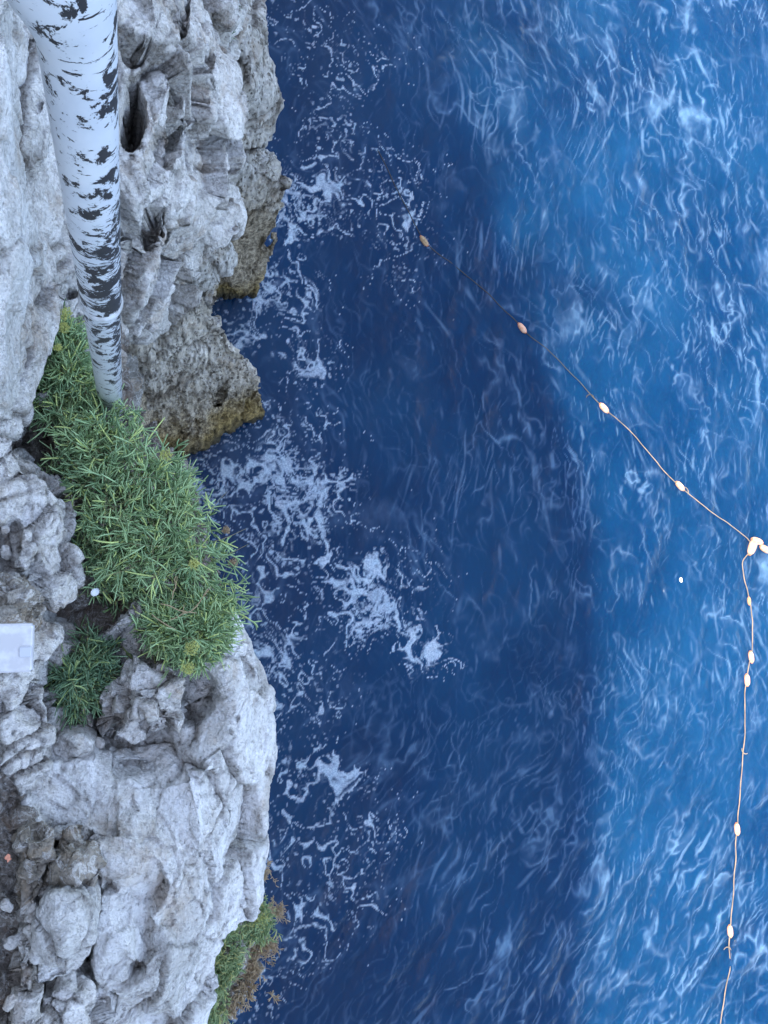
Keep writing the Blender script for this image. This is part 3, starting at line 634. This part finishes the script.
# ------------------------------------------------------------------ unseen pine added behind the wall so its crown filters the sun
def build_pine():
    root = empty('shade_pine', (-3.0, 4.6, 6.8)); tag(root, 'unseen pine tree added behind the wall to soften the shadow on the sea', 'tree')
    rg = np.random.RandomState(8)
    V = []; Fc = []; n = 0
    T = Leafy(); crown = []
    tr = [np.array([0, 0, 0.]), np.array([.1, -.05, 1.6]), np.array([-.05, .1, 3.2]), np.array([.1, 0, 4.8]), np.array([0, 0, 6.6])]
    T.strip(tr, .2, .05, np.array([1, 0, 0]))
    for i in range(44):
        t = rg.uniform(.42, 1); b = tr[0] + np.array([0, 0, 6.6 * t]); a = rg.uniform(0, 6.28); l = rg.uniform(1.2, 3.0) * (1.15 - .5 * t)
        d = np.array([math.cos(a), math.sin(a), rg.uniform(.05, .5)]); e = b + d * l
        T.strip([b, b + d * l * .5 + [0, 0, .08], e], .05, .015, np.array([0, 0, 1.]))
        for j in range(26): crown.append(b + d * l * rg.uniform(.3, 1.1) + rg.randn(3) * np.array([.32, .32, .16]))
    L = Leafy()
    for c in crown:
        for j in range(12):
            d = rg.randn(3); d /= np.linalg.norm(d); L.strip([c, c + d * .09, c + d * .17], .010, .004, rg.randn(3))
    link('trunk', T.mesh('trunk', 0), plain('bark', (.12, .085, .06), .9, (.2, .15, .11), 12, bumpd=.01), root)
    link('crown', L.mesh('crown', 0), M_leaf2, root)
# ------------------------------------------------------------------ the white post
def lathe(bm, prof, seg=48, cap=True):
    rings = []
    for q in prof:
        r, z = q[:2]; ox = q[2] if len(q) > 2 else 0.0
        rings.append([bm.verts.new((ox + r * math.cos(2 * math.pi * i / seg), r * math.sin(2 * math.pi * i / seg), z)) for i in range(seg)])
    for a, b in zip(rings, rings[1:]):
        for i in range(seg): bm.faces.new([a[i], a[(i + 1) % seg], b[(i + 1) % seg], b[i]])
    if cap: bm.faces.new(rings[0][::-1]); bm.faces.new(rings[-1])
def smooth_me(me, ang=40):
    me.polygons.foreach_set('use_smooth', np.ones(len(me.polygons), dtype=bool)); return me
def build_post():
    base = at(110, 398, 6.42); bx, by = base[0], base[1]
    def zat(py):                                       # height on the axis seen at this row
        zz = np.linspace(6.2, 8.6, 2000); X, Y = to_px(np.stack([np.full(2000, bx), np.full(2000, by), zz], 1))
        return float(zz[np.argmin(np.abs(Y - py))])
    z0 = 6.2; zr = zat(300); zf = zat(42); zt = zat(-5)
    print('post', bx, by, zr, zf, zt, to_px(np.array([bx, by, zat(100)])))
    root = empty('post', (bx, by, z0)); tag(root, 'round white metal post with peeling paint rising from the ledge, top left', 'post')
    k = NT('peeling_white_paint'); P = k.n('ShaderNodeTexCoord').outputs['Object']
    z = k.n('ShaderNodeSeparateXYZ', inp={0: P}).outputs[2]
    nz = k.noise(k.mapping(P, (1, 1, .8)), 26, 7, .7, .3)
    zn = k.math('DIVIDE', z, 2.4)
    a = (zr - z0) / 2.4
    thr = k.ramp(zn, [(max(a - .14, 0), .55), (a - .06, .52), (a - .01, .495), (a + .06, .475), (a + .12, .50), (a + .22, .56), (a + .40, .56), ((zf - z0) / 2.4 - .03, .505), (1.0, .43)])
    X = k.n('ShaderNodeSeparateXYZ', inp={0: P}).outputs[0]; thr = k.math('SUBTRACT', thr, k.math('MULTIPLY', X, .7))
    blk = k.math('MULTIPLY', k.math('SUBTRACT', nz, thr), 60, True)
    strk = k.noise(k.mapping(P, (.55, .55, 1.6)), 60, 5, .68, .6)
    blk = k.math('MAXIMUM', blk, k.math('MULTIPLY', k.math('SUBTRACT', strk, k.math('ADD', thr, .05)), 60, True))
    paint = k.mix(k.ramp(k.noise(P, 9, 5, .6), [(.35, 0.0), (.7, 1.0)]), (.62, .66, .72), (.74, .77, .81))
    metal = k.mix(k.noise(P, 60, 4), (.015, .017, .022), (.05, .045, .045))
    k.l(k.mix(blk, paint, metal), k.b.inputs['Base Color'])
    k.l(k.math('ADD', k.math('MULTIPLY', blk, .35), .32), k.b.inputs['Roughness'])
    k.l(k.bump(k.math('SUBTRACT', 1.0, blk), .8, .0015, k.bump(k.noise(P, 30, 3), .15, .004)), k.b.inputs['Normal'])
    bm = bmesh.new(); r = .040; h = lambda q: q - z0
    lathe(bm, [(r * .93, 0), (r * .93, h(zr) - .012), (r, h(zr) + .012), (r, h(zf) - .05), (r * 1.01, h(zf)), (r * 1.05, h(zf) + .025, -.002), (r * 1.16, h(zf) + .055, -.006), (r * 1.28, h(zf) + .08, -.011), (r * 1.36, h(zf) + .11, -.012), (r * 1.36, h(zf) + .16, -.012), (r * 1.15, h(zf) + .2, -.005), (r, h(zf) + .25), (r, 2.95)])
    me = bpy.data.meshes.new('shaft'); bm.to_mesh(me); bm.free(); smooth_me(me); link('shaft', me, k.m, root)
    bm = bmesh.new(); q = [(r * .94, h(zr) - .016), (r * 1.06, h(zr) - .013), (r * 1.09, h(zr) - .004), (r * 1.07, h(zr) + .006), (r * .99, h(zr) + .011)]
    lathe(bm, q, cap=False); me = bpy.data.meshes.new('collar'); bm.to_mesh(me); bm.free(); smooth_me(me)
    link('collar', me, plain('collar_paint', (.60, .63, .67), .5, (.38, .38, .38), 40), root)
    bm = bmesh.new(); bmesh.ops.create_cone(bm, cap_ends=True, segments=32, radius1=.028, radius2=.028, depth=3.2, matrix=Matrix.Translation((0, .9, 2.95)) @ Matrix.Rotation(math.pi / 2, 4, 'X'))
    me = bpy.data.meshes.new('handrail'); bm.to_mesh(me); bm.free(); smooth_me(me); link('handrail', me, k.m, root)
build_post()

# ------------------------------------------------------------------ white plate at the left edge
def rbox(bm, c, s, bev=.004, rot=0):
    m = Matrix.Translation(c) @ Matrix.Rotation(rot, 4, 'Z') @ Matrix.Diagonal((*s, 1))
    g = bmesh.ops.create_cube(bm, size=1, matrix=m)
    bmesh.ops.bevel(bm, geom=list({e for v in g['verts'] for e in v.link_edges}), offset=bev, segments=3, affect='EDGES')
def build_plate():
    z = 7.75; a = at(-130, 627, z); b = at(32, 672, z); c = (a + b) / 2
    root = empty('metal_plate', (c[0], c[1], z - .02)); tag(root, 'flat white painted metal plate jutting in over the rocks at the left edge', 'plate')
    bm = bmesh.new(); rbox(bm, (0, 0, .01), (abs(b[0] - a[0]), abs(b[1] - a[1]), .02), .003)
    me = bpy.data.meshes.new('plate'); bm.to_mesh(me); bm.free()
    m = plain('white_plate_paint', (.66, .67, .72), .45, (.48, .48, .50), 30); link('plate', me, m, root)
    p = at(25, 652, z + .003); bm = bmesh.new(); rbox(bm, (p[0] - c[0], p[1] - c[1], .0215), (.017, .016, .004), .0015)
    me = bpy.data.meshes.new('label_patch'); bm.to_mesh(me); bm.free(); link('bolt_cover', me, plain('grey_pad', (.48, .50, .55), .6), root)
    # its leg runs back to the terrace, out of view
    bm = bmesh.new(); rbox(bm, (-.17, 0, -.55), (.035, .035, 1.1), .004)
    me = bpy.data.meshes.new('bracket'); bm.to_mesh(me); bm.free(); link('bracket', me, m, root)
build_plate()

# ------------------------------------------------------------------ litter
def build_bits():
    bm = bmesh.new(); bmesh.ops.create_uvsphere(bm, u_segments=24, v_segments=12, radius=1)
    bmesh.ops.delete(bm, geom=[v for v in bm.verts if v.co.z < -.05], context='VERTS')
    for v in bm.verts:
        a = math.atan2(v.co.y, v.co.x); v.co *= (1 + .06 * math.cos(a * 12)); v.co.z *= .45
    bmesh.ops.solidify(bm, geom=bm.faces[:], thickness=.12)
    me = bpy.data.meshes.new('shell'); bm.to_mesh(me); bm.free(); smooth_me(me)
    o = link('shell', me, plain('shell_white', (.78, .82, .84), .4)); p = at(95, 592, 6.50); o.location = p; o.scale = (.014,) * 3; o.rotation_euler = (.5, .3, .4)
    tag(o, 'little white shell caught at the lower rim of the large plant', 'shell')
    bm = bmesh.new(); bmesh.ops.create_grid(bm, x_segments=8, y_segments=8, size=1)
    for v in bm.verts: v.co.z = .35 * math.sin(2.3 * v.co.x) * math.cos(3 * v.co.y); v.co.x *= 1 + .3 * math.sin(4 * v.co.y)
    bmesh.ops.solidify(bm, geom=bm.faces[:], thickness=.1)
    me = bpy.data.meshes.new('scrap'); bm.to_mesh(me); bm.free(); smooth_me(me)
    o = link('plastic_scrap', me, plain('orange_plastic', (.45, .18, .11), .5)); p = at(8, 858, 6.74); o.location = p; o.scale = (.006, .009, .006); o.rotation_euler = (.2, .4, .5)
    tag(o, 'tiny crumpled orange plastic scrap in the soil crack at the left edge', 'litter')
build_bits()

# ------------------------------------------------------------------ plants
class Leafy:
    def __init__(s): s.V = []; s.F = []; s.n = 0
    def strip(s, pts, w0, w1, side):
        """thin three-sided leaf along pts, tapering to its tip"""
        m = len(pts); P = np.array(pts)
        T = np.gradient(P, axis=0); T /= np.linalg.norm(T, axis=1)[:, None] + 1e-9
        S = np.cross(T, side); S /= np.linalg.norm(S, axis=1)[:, None] + 1e-9; U = np.cross(S, T)
        w = np.linspace(w0, w1, m); w[0] *= .6
        w = w[:, None]
        ring = np.stack([P + S * w, P + U * w * .7, P - S * w, P - U * w * .5], 1)
        s.V.append(ring.reshape(-1, 3)); b = s.n
        for i in range(m - 1):
            for j in range(4): s.F.append((b + i * 4 + j, b + i * 4 + (j + 1) % 4, b + i * 4 + 4 + (j + 1) % 4, b + i * 4 + 4 + j))
        s.F.append((b + 4 * m - 4, b + 4 * m - 3, b + 4 * m - 2, b + 4 * m - 1))
        s.n += m * 4
    def mesh(s, name, base):
        return mesh_np(name, np.concatenate(s.V) - base, s.F)
def leaf_mat(name, a, b, c):
    k = NT(name); g = k.n('ShaderNodeNewGeometry'); P = g.outputs['Position']; rnd = g.outputs['Random Per Island']
    colr = k.mix(k.ramp(rnd, [(0.0, 0.0), (.8, 1.0)]), a, b); colr = k.mix(k.ramp(rnd, [(.84, 0.0), (.9, 1.0)]), colr, c)
    colr = k.mix(k.math('MULTIPLY', k.ramp(k.noise(P, 14, 3), [(.4, 0.0), (.65, 1.0)]), .22), colr, c)
    k.l(colr, k.b.inputs['Base Color']); k.b.inputs['Roughness'].default_value = .5
    k.b.inputs['Subsurface Weight'].default_value = 0.0
    return k.m
M_leaf = leaf_mat('samphire_leaf', (.06, .13, .05), (.31, .46, .24), (.44, .53, .18))
M_leaf2 = leaf_mat('dark_leaf', (.07, .14, .08), (.14, .24, .13), (.24, .31, .11))
M_cush = leaf_mat('cushion_leaf', (.08, .16, .07), (.24, .33, .15), (.44, .42, .16))
M_dry = leaf_mat('dry_leaf', (.27, .20, .12), (.38, .29, .17), (.20, .12, .07))
M_stem = plain('stem_green', (.13, .15, .07), .6, (.24, .20, .10), 40)
M_flower = leaf_mat('yellow_flower', (.34, .38, .10), (.46, .46, .13), (.30, .34, .12))
def inside(px, py, poly):
    c = False; n = len(poly)
    for i in range(n):
        x1, y1 = poly[i][:2]; x2, y2 = poly[(i + 1) % n][:2]
        if (y1 > py) != (y2 > py) and px < (x2 - x1) * (py - y1) / (y2 - y1) + x1: c = not c
    return c
def edge_d(px, py, poly):
    best = 1e9; n = len(poly)
    for i in range(n):
        a = np.array(poly[i][:2], float); b = np.array(poly[(i + 1) % n][:2], float); t = np.clip(np.dot((px, py) - a, b - a) / max(np.dot(b - a, b - a), 1e-9), 0, 1)
        best = min(best, np.linalg.norm(a + t * (b - a) - (px, py)))
    return best
def samphire(label, poly, zb, hgt, nspr, seed, mat, L=.060, lw=.0034, flowers=(), dry=(), group='samphire plants on the rocks', name='samphire_plant', gaps=(), outward=.8, stemn=.5):
    rg = np.random.RandomState(seed); P = np.array([p[:2] for p in poly], float); lo, hi = P.min(0), P.max(0); cpx = P.mean(0)
    root_p = at(cpx[0], cpx[1], zb - .02)
    root = empty(name, root_p); tag(root, label, 'plant', group)
    leaves, stems = Leafy(), Leafy(); c = 0
    while c < nspr:
        q = lo + rg.rand(2) * (hi - lo)
        if not inside(q[0], q[1], poly): continue
        if any((q[0] - gx) ** 2 + (q[1] - gy) ** 2 < gr * gr and rg.rand() < .8 for gx, gy, gr in gaps): continue
        if rg.rand() < .25: q = q + rg.randn(2) * 7
        c += 1; d = edge_d(q[0], q[1], poly) * (1 if inside(q[0], q[1], poly) else 0); dome = min(1, d / 28.0) ** .6
        lump = .5 + .5 * math.sin(q[0] * .13 + seed + math.sin(q[1] * .05)) * math.sin(q[1] * .12 + 2 * seed)
        if lump < .36 and rg.rand() < .8: continue
        depth = rg.rand() ** 1.5
        tip = at(q[0], q[1], zb + hgt * (dome * (.55 + .45 * lump)) * (1 - .75 * depth) + .01)
        out = tip - root_p; out[2] = 0; out = out / (np.linalg.norm(out) + 1e-6)
        dirv = np.array([out[0] * outward * (.4 + rg.rand()), out[1] * outward * (.4 + rg.rand()), .55 + .5 * rg.rand()]) + rg.randn(3) * .6
        dirv /= np.linalg.norm(dirv); ln = L * rg.uniform(1.6, 2.8)
        b0 = tip - dirv * ln
        side = np.cross(dirv, [0, 0, 1.0]) + rg.randn(3) * .2; side /= np.linalg.norm(side)
        bend = np.array([0, 0, -.012]) + rg.randn(3) * .006
        sp = [b0 + dirv * ln * t + bend * (t * (1 - t) * 4) for t in np.linspace(0, 1, 4)]
        if rg.rand() < stemn: sp[0] = sp[0] * .5 + (root_p + np.append(rg.randn(2) * .05, 0)) * .5 if False else sp[0]
        (stems if nspr > 250 else leaves).strip(sp, .0017, .0012, side)
        nl = rg.randint(5, 9)
        for i in range(nl):
            t = .35 + .65 * (i / (nl - 1)); o = b0 + dirv * ln * t + bend * (t * (1 - t) * 4)
            a = rg.uniform(0, 6.28); s2 = np.cross(dirv, side); rad = side * math.cos(a) + s2 * math.sin(a)
            f = rg.uniform(.5, 1.2) if t < .95 else .35
            dl = dirv * (1 - f) + rad * f + np.array([0, 0, .15]); dl /= np.linalg.norm(dl)
            l = L * rg.uniform(.7, 1.25); up = np.array([0, 0, 1.0]) + rg.randn(3) * .3
            cv = rg.randn(3) * .22 * l + np.array([0, 0, .10 * l])
            pt = [o + dl * l * u + cv * u * u for u in (0, .35, .7, 1.0)]
            leaves.strip(pt, lw, lw * .45, up)
            if rg.rand() < .75:                         # samphire leaves fork
                m = pt[1]
                for sg in (-1, 1):
                    d3 = dl + sg * np.cross(dl, up) * .55; d3 /= np.linalg.norm(d3); l3 = l * rg.uniform(.4, .6)
                    leaves.strip([m, m + d3 * l3 * .5, m + d3 * l3 + cv * .3], lw * .9, lw * .4, up)
    link('leaves', leaves.mesh('leaves', root_p), mat, root)
    if stems.n: link('stems', stems.mesh('stems', root_p), M_stem, root)
    for (px, py, z, r, mt) in flowers:                  # umbels: rays with little balls
        um = Leafy(); b = at(px, py, z); 
        for i in range(26):
            a = i * 2.4; e = math.sqrt(i / 26.0); t = b + np.array([math.cos(a) * e * r, math.sin(a) * e * r, .006 * (1 - e) + rg.rand() * .006])
            um.strip([b - np.array([0, 0, .03]), (b + t) / 2 - np.array([0, 0, .006]), t], .0006, .0006, np.array([1, .2, 0]))
            for s in range(5):
                d = rg.randn(3); d[2] = abs(d[2]); d /= np.linalg.norm(d)
                um.strip([t, t + d * .003, t + d * .0055], .0014, .0016, rg.randn(3))
        link('flower_head', um.mesh('flower_head', root_p), mt, root)
    for (px, py, ang, ln, z) in dry:
        st = Leafy(); a0 = at(px, py, z); d = np.array([math.cos(ang), -math.sin(ang), .15]); pts = [a0 + d * ln * t + rg.randn(3) * .003 for t in np.linspace(0, 1, 5)]
        st.strip(pts, .0022, .0012, np.array([0, 0, 1.0])); m = pts[2]; d2 = d + rg.randn(3) * .5
        st.strip([m, m + d2 * ln * .25, m + d2 * ln * .45], .0014, .0008, np.array([0, 0, 1.0]))
        link('dry_twig', st.mesh('dry_twig', root_p), M_dry, root)
    return root
build_pine()
def copy_tree(o, parent=None):
    c = o.copy(); col.objects.link(c); c.parent = parent
    for ch in o.children: copy_tree(ch, c)
    return c
pine = next(o for o in bpy.data.objects if o.name.startswith('shade_pine')); pine['group'] = 'pines added behind the wall to soften the shadow'
p2 = copy_tree(pine); p2.location = (-3.2, 8.2, 6.8); p2.rotation_euler = (0, 0, 2.1); p2['label'] = 'farther unseen pine tree added behind the low end of the wall to filter the sun'
samphire('large bushy green samphire plant covering the middle of the ledge',
         [(44, 398), (70, 388), (98, 396), (130, 408), (160, 436), (180, 462), (196, 492), (208, 522), (222, 545), (232, 568), (236, 590), (222, 604), (196, 600), (176, 606), (150, 606), (120, 606), (104, 602), (92, 580), (86, 560), (76, 538), (68, 516), (62, 490), (54, 470), (46, 440)],
         6.40, .20, 470, 1, M_leaf, flowers=((166, 455, 6.58, .018, M_flower), (194, 564, 6.68, .014, M_flower), (233, 563, 6.42, .016, M_dry), (226, 530, 6.42, .012, M_dry)), gaps=((110, 395, 10), (68, 505, 6), (176, 588, 14)))
samphire('narrow upright samphire plant climbing left of the foot of the white post',
         [(60, 318), (72, 322), (78, 345), (90, 365), (98, 392), (90, 405), (60, 402), (40, 412), (30, 400), (36, 372), (44, 345)],
         6.38, .10, 330, 2, M_leaf, flowers=((65, 314, 6.56, .020, M_flower), (64, 328, 6.55, .016, M_flower), (58, 348, 6.54, .010, M_flower)))
samphire('loose samphire plant with dry twigs at the right end of the ledge, above the hollow',
         [(150, 606), (180, 600), (222, 604), (236, 598), (232, 625), (216, 645), (204, 662), (186, 664), (166, 660), (152, 640)],
         6.50, .07, 330, 3, M_leaf, flowers=((192, 648, 6.66, .022, M_flower), (188, 668, 6.64, .018, M_flower)), dry=((168, 622, -.5, .10, 6.6), (176, 630, -2.6, .09, 6.6), (190, 612, -.9, .08, 6.6), (160, 604, .3, .11, 6.6), (172, 598, -1.4, .07, 6.6)), gaps=((180, 615, 15),))
samphire('small dark green tuft in the crevice right of the white plate',
         [(40, 668), (56, 650), (80, 640), (104, 644), (112, 662), (106, 690), (94, 706), (78, 716), (62, 712), (48, 698)],
         6.42, .10, 260, 4, M_leaf2)
samphire('thin green sprig between two rocks at the top edge', [(221, -4), (229, -4), (230, 12), (228, 26), (221, 28), (220, 12)], 4.75, .08, 60, 6, M_leaf2, L=.04, lw=.003)
samphire('green leafy plant hanging below the streaked boulder at the bottom', [(196, 1040), (200, 1000), (214, 955), (220, 925), (236, 922), (240, 950), (232, 985), (224, 1005), (212, 1040)],
         4.58, .10, 240, 7, M_cush, L=.045, lw=.0045, group='plants on the lower ledge')
samphire('round yellow green cushion plant at the outermost tip of the lower ledge', [(236, 922), (252, 908), (268, 904), (276, 918), (274, 932), (260, 942), (244, 942)],
         4.5, .12, 120, 8, M_cush, L=.035, lw=.0045, group='plants on the lower ledge', flowers=((262, 920, 4.62, .05, M_flower),))
samphire('dry brown plant drooping around the edge of the lower ledge', [(222, 1008), (240, 972), (246, 950), (262, 940), (276, 936), (278, 948), (262, 962), (258, 985), (244, 1004), (226, 1024), (206, 1045), (212, 1020)],
         4.42, .06, 170, 9, M_dry, L=.04, lw=.004, group='plants on the lower ledge')
samphire('wispy dry flower stalks sticking out over the water beside the boulder', [(252, 868), (268, 864), (272, 874), (262, 886), (253, 884)],
         5.2, .05, 26, 10, M_dry, L=.022, lw=.003, group='dry flower stalks at the edge of the boulder')
samphire('single dry flower stalk leaning over the water above the yellow green cushion', [(270, 904), (282, 902), (286, 914), (278, 922), (271, 914)],
         4.9, .05, 20, 11, M_dry, L=.022, lw=.003, group='dry flower stalks at the edge of the boulder')
samphire('little dry tuft on the right rim of the boulder, topmost of the rim', [(254, 824), (260, 822), (262, 836), (256, 842)],
         6.1, .02, 14, 12, M_dry, L=.012, lw=.0016, group='dry flower stalks at the edge of the boulder')

# ------------------------------------------------------------------ swimming line: rope and floats
rope_px = [(378, 150, -.05), (400, 195, -.05), (424, 240, .0), (450, 262, -.04), (470, 278, -.05), (495, 300, .03), (522, 328, .05), (548, 350, -.01), (575, 378, -.01), (603, 407, .05), (618, 421, .03), (632, 433, .06), (655, 460, .07), (680, 486, .06), (700, 503, .07), (725, 521, .07), (748, 540, .07), (754, 548, .05)]
rope_b = [(750, 552, .05), (743, 562, .06), (743, 575, .06), (747, 588, .05), (749, 600, .04), (752, 615, .06), (753, 630, .06), (751, 656, .06), (747, 680, .06), (745, 705, .05), (745, 735, .06), (742, 765, .05), (740, 800, .06), (737, 829, .06), (736, 860, .05), (733, 895, .05), (730, 931, .06), (729, 960, .05), (724, 1000, .05), (720, 1040, .05), (716, 1090, .05)]
def rope(name, pts, mat, label, rad=.0085):
    P = np.array([on_sea(p[0], p[1], -.0 if p[2] < 0 else .012) for p in pts]); out = []
    n = len(P)
    for i in range(n - 1):
        p0, p1, p2, p3 = P[max(i - 1, 0)], P[i], P[i + 1], P[min(i + 2, n - 1)]
        m = max(3, int(np.linalg.norm(p2 - p1) / .04))
        for t in np.linspace(0, 1, m, endpoint=False):
            out.append(.5 * ((2 * p1) + (-p0 + p2) * t + (2 * p0 - 5 * p1 + 4 * p2 - p3) * t * t + (-p0 + 3 * p1 - 3 * p2 + p3) * t ** 3))
    out = np.array(out); hid = np.interp(np.linspace(0, 1, len(out)), np.linspace(0, 1, len(pts)), [.004 if p[2] < 0 else .010 for p in pts])
    out[:, 2] = [sea_z(q[0], q[1]) + h for q, h in zip(out, hid)]
    ker = np.ones(7) / 7; out[3:-3, 2] = np.convolve(out[:, 2], ker, 'valid'); out[:, :2] += np.stack([vnoise(out * 3, 5), vnoise(out * 3 + 9, 6)], 1) * .02
    V = []; Fc = []; S = 10
    T = np.gradient(out, axis=0); T /= np.linalg.norm(T, axis=1)[:, None]
    for i, (p, t) in enumerate(zip(out, T)):
        s = np.cross(t, [0, 0, 1]); s /= np.linalg.norm(s); u = np.cross(s, t)
        for j in range(S):
            a = 2 * math.pi * j / S; rr_ = rad * (1 + .22 * math.cos(3 * a + i * 1.2))
            V.append(p + s * math.cos(a) * rr_ + u * math.sin(a) * rr_)
    for i in range(len(out) - 1):
        for j in range(S): Fc.append((i * S + j, i * S + (j + 1) % S, i * S + S + (j + 1) % S, i * S + S + j))
    b = np.array([out[0][0], out[0][1], 0.0])
    o = link(name, mesh_np(name, np.array(V) - b, Fc), mat); o.location = b; tag(o, label, 'rope')
def rope_mat():
    k = NT('rope_fibre'); P = k.n('ShaderNodeNewGeometry').outputs['Position']; X = k.n('ShaderNodeSeparateXYZ', inp={0: P}).outputs[0]
    c = k.mix(k.ramp(k.noise(P, 6, 4), [(.4, 0.0), (.6, 1.0)]), (.24, .18, .12), (.14, .11, .08))
    c = k.mix(k.ramp(k.math('DIVIDE', X, 10.0), [(.58, 1.0), (.66, 0.0)]), c, (.025, .025, .025))          # algae on the stretch near the rocks
    k.l(c, k.b.inputs['Base Color']); k.b.inputs['Roughness'].default_value = .8
    return k.m
M_rope = rope_mat()
rope('rope', rope_px, M_rope, 'thin tan rope running diagonally from the rocks to the white float bunch', .0062)
rope('rope', rope_b, M_rope, 'thin tan rope running down the right side from the white float bunch', .007)
M_float = plain('float_foam', (.46, .22, .12), .55, (.50, .33, .24), 22, bumpd=.003)
M_old = plain('old_float', (.22, .15, .08), .7, (.35, .24, .14), 30)
M_band = plain('float_band', (.42, .16, .08), .6)
def float_thing(px, py, ang, label, mat=M_float, s=1.0):
    s *= .88; p = on_sea(px, py, .008); root = empty('float', p); root.rotation_euler = (0, 0, ang); root.scale = (s,) * 3
    tag(root, label, 'float', 'floats threaded on the swimming line')
    R90 = Matrix.Rotation(math.pi / 2, 4, 'Y')
    bm = bmesh.new(); prof = [(.014, -.088), (.026, -.084), (.038, -.068), (.045, -.035), (.046, .0), (.045, .035), (.038, .068), (.026, .084), (.014, .088)]
    lathe(bm, prof, 24); bm.transform(R90); me = bpy.data.meshes.new('body'); bm.to_mesh(me); bm.free(); smooth_me(me); link('body', me, mat, root)
    for sg in (-1, 1):
        bm = bmesh.new(); lathe(bm, [(.008, .084), (.021, .087), (.022, .097), (.012, .104)], 16); bm.transform(R90 if sg > 0 else Matrix.Rotation(-math.pi / 2, 4, 'Y'))
        me = bpy.data.meshes.new('end_cap'); bm.to_mesh(me); bm.free(); smooth_me(me); link('end_cap', me, M_band, root)
    return root
float_thing(424, 241, -.85, 'brown weathered float nearest the rocks, half sunk', M_old, .9)
float_thing(522, 328, -.8, 'white and rust float, second along the diagonal rope from the rocks', s=.95)
float_thing(604, 408, -.75, 'white float beside a dark knot, third along the diagonal rope from the rocks')
float_thing(680, 486, -.75, 'bright white float, on the diagonal rope nearest the white float bunch')
float_thing(749, 601, 1.6, 'dull pinkish float half awash, first below the white float bunch', M_old, .7)
float_thing(751, 657, 1.7, 'pinkish white float, upper one of the close pair on the right rope')
float_thing(747, 680, 1.6, 'pinkish white float, lower one of the close pair on the right rope')
float_thing(737, 829, 1.65, 'pinkish white float alone midway down the right rope, between the pair and the lowest float')
float_thing(730, 931, 1.65, 'pinkish white float, the lowest on the right rope near the bottom')
for px, py, ang, s, lab in ((752, 547, 1.1, 1.5, 'large white float of the bunch where the ropes meet, left one'), (757, 541, -.3, 1.2, 'large white float of the bunch where the ropes meet, upper one'), (765, 549, -.45, 1.2, 'large white float of the bunch where the ropes meet, at the right edge')):
    o = float_thing(px, py, ang, lab, M_float, s); o['group'] = 'white float bunch where the ropes meet'
# short rope tails
for px, py, a, lab in ((594, 397, .6, 'dark rope knot just before the third float'), (688, 494, -.4, 'loose tan rope loop beside the bright float of the diagonal rope'), (742, 748, 2.9, 'short rope tail sticking left off the right rope below the pair'), (731, 950, .3, 'short rope tail off the right rope below the lowest float')):
    pts = [on_sea(px, py, .02) + np.array([math.cos(a + t * 2.2) - math.cos(a), math.sin(a + t * 2.2) - math.sin(a), .0]) * .07 for t in np.linspace(0, 1, 7)]
    L = Leafy(); L.strip(pts, .009, .007, np.array([0, 0, 1.0])); b = np.array([pts[0][0], pts[0][1], 0])
    o = link('rope_tail', L.mesh('rope_tail', b), M_rope if px != 594 else plain('dark_knot', (.03, .03, .035), .8)); o.location = b; tag(o, lab, 'rope', 'rope ends tied on the swimming line')
# drifting scrap
bm = bmesh.new(); bmesh.ops.create_icosphere(bm, subdivisions=3, radius=1)
me = bpy.data.meshes.new('foam_lump'); bm.to_mesh(me); bm.free(); V = get_co(me); V *= np.array([.022, .034, .02]); V *= (1 + .5 * fbm(V * 30, 2, 3))[:, None]; set_co(me, V); smooth_me(me)
o = link('foam_lump', me, plain('white_foam_lump', (.8, .8, .76), .6)); o.location = on_sea(681, 580, .01); tag(o, 'tiny white lump drifting on the sunlit water left of the right rope', 'litter')
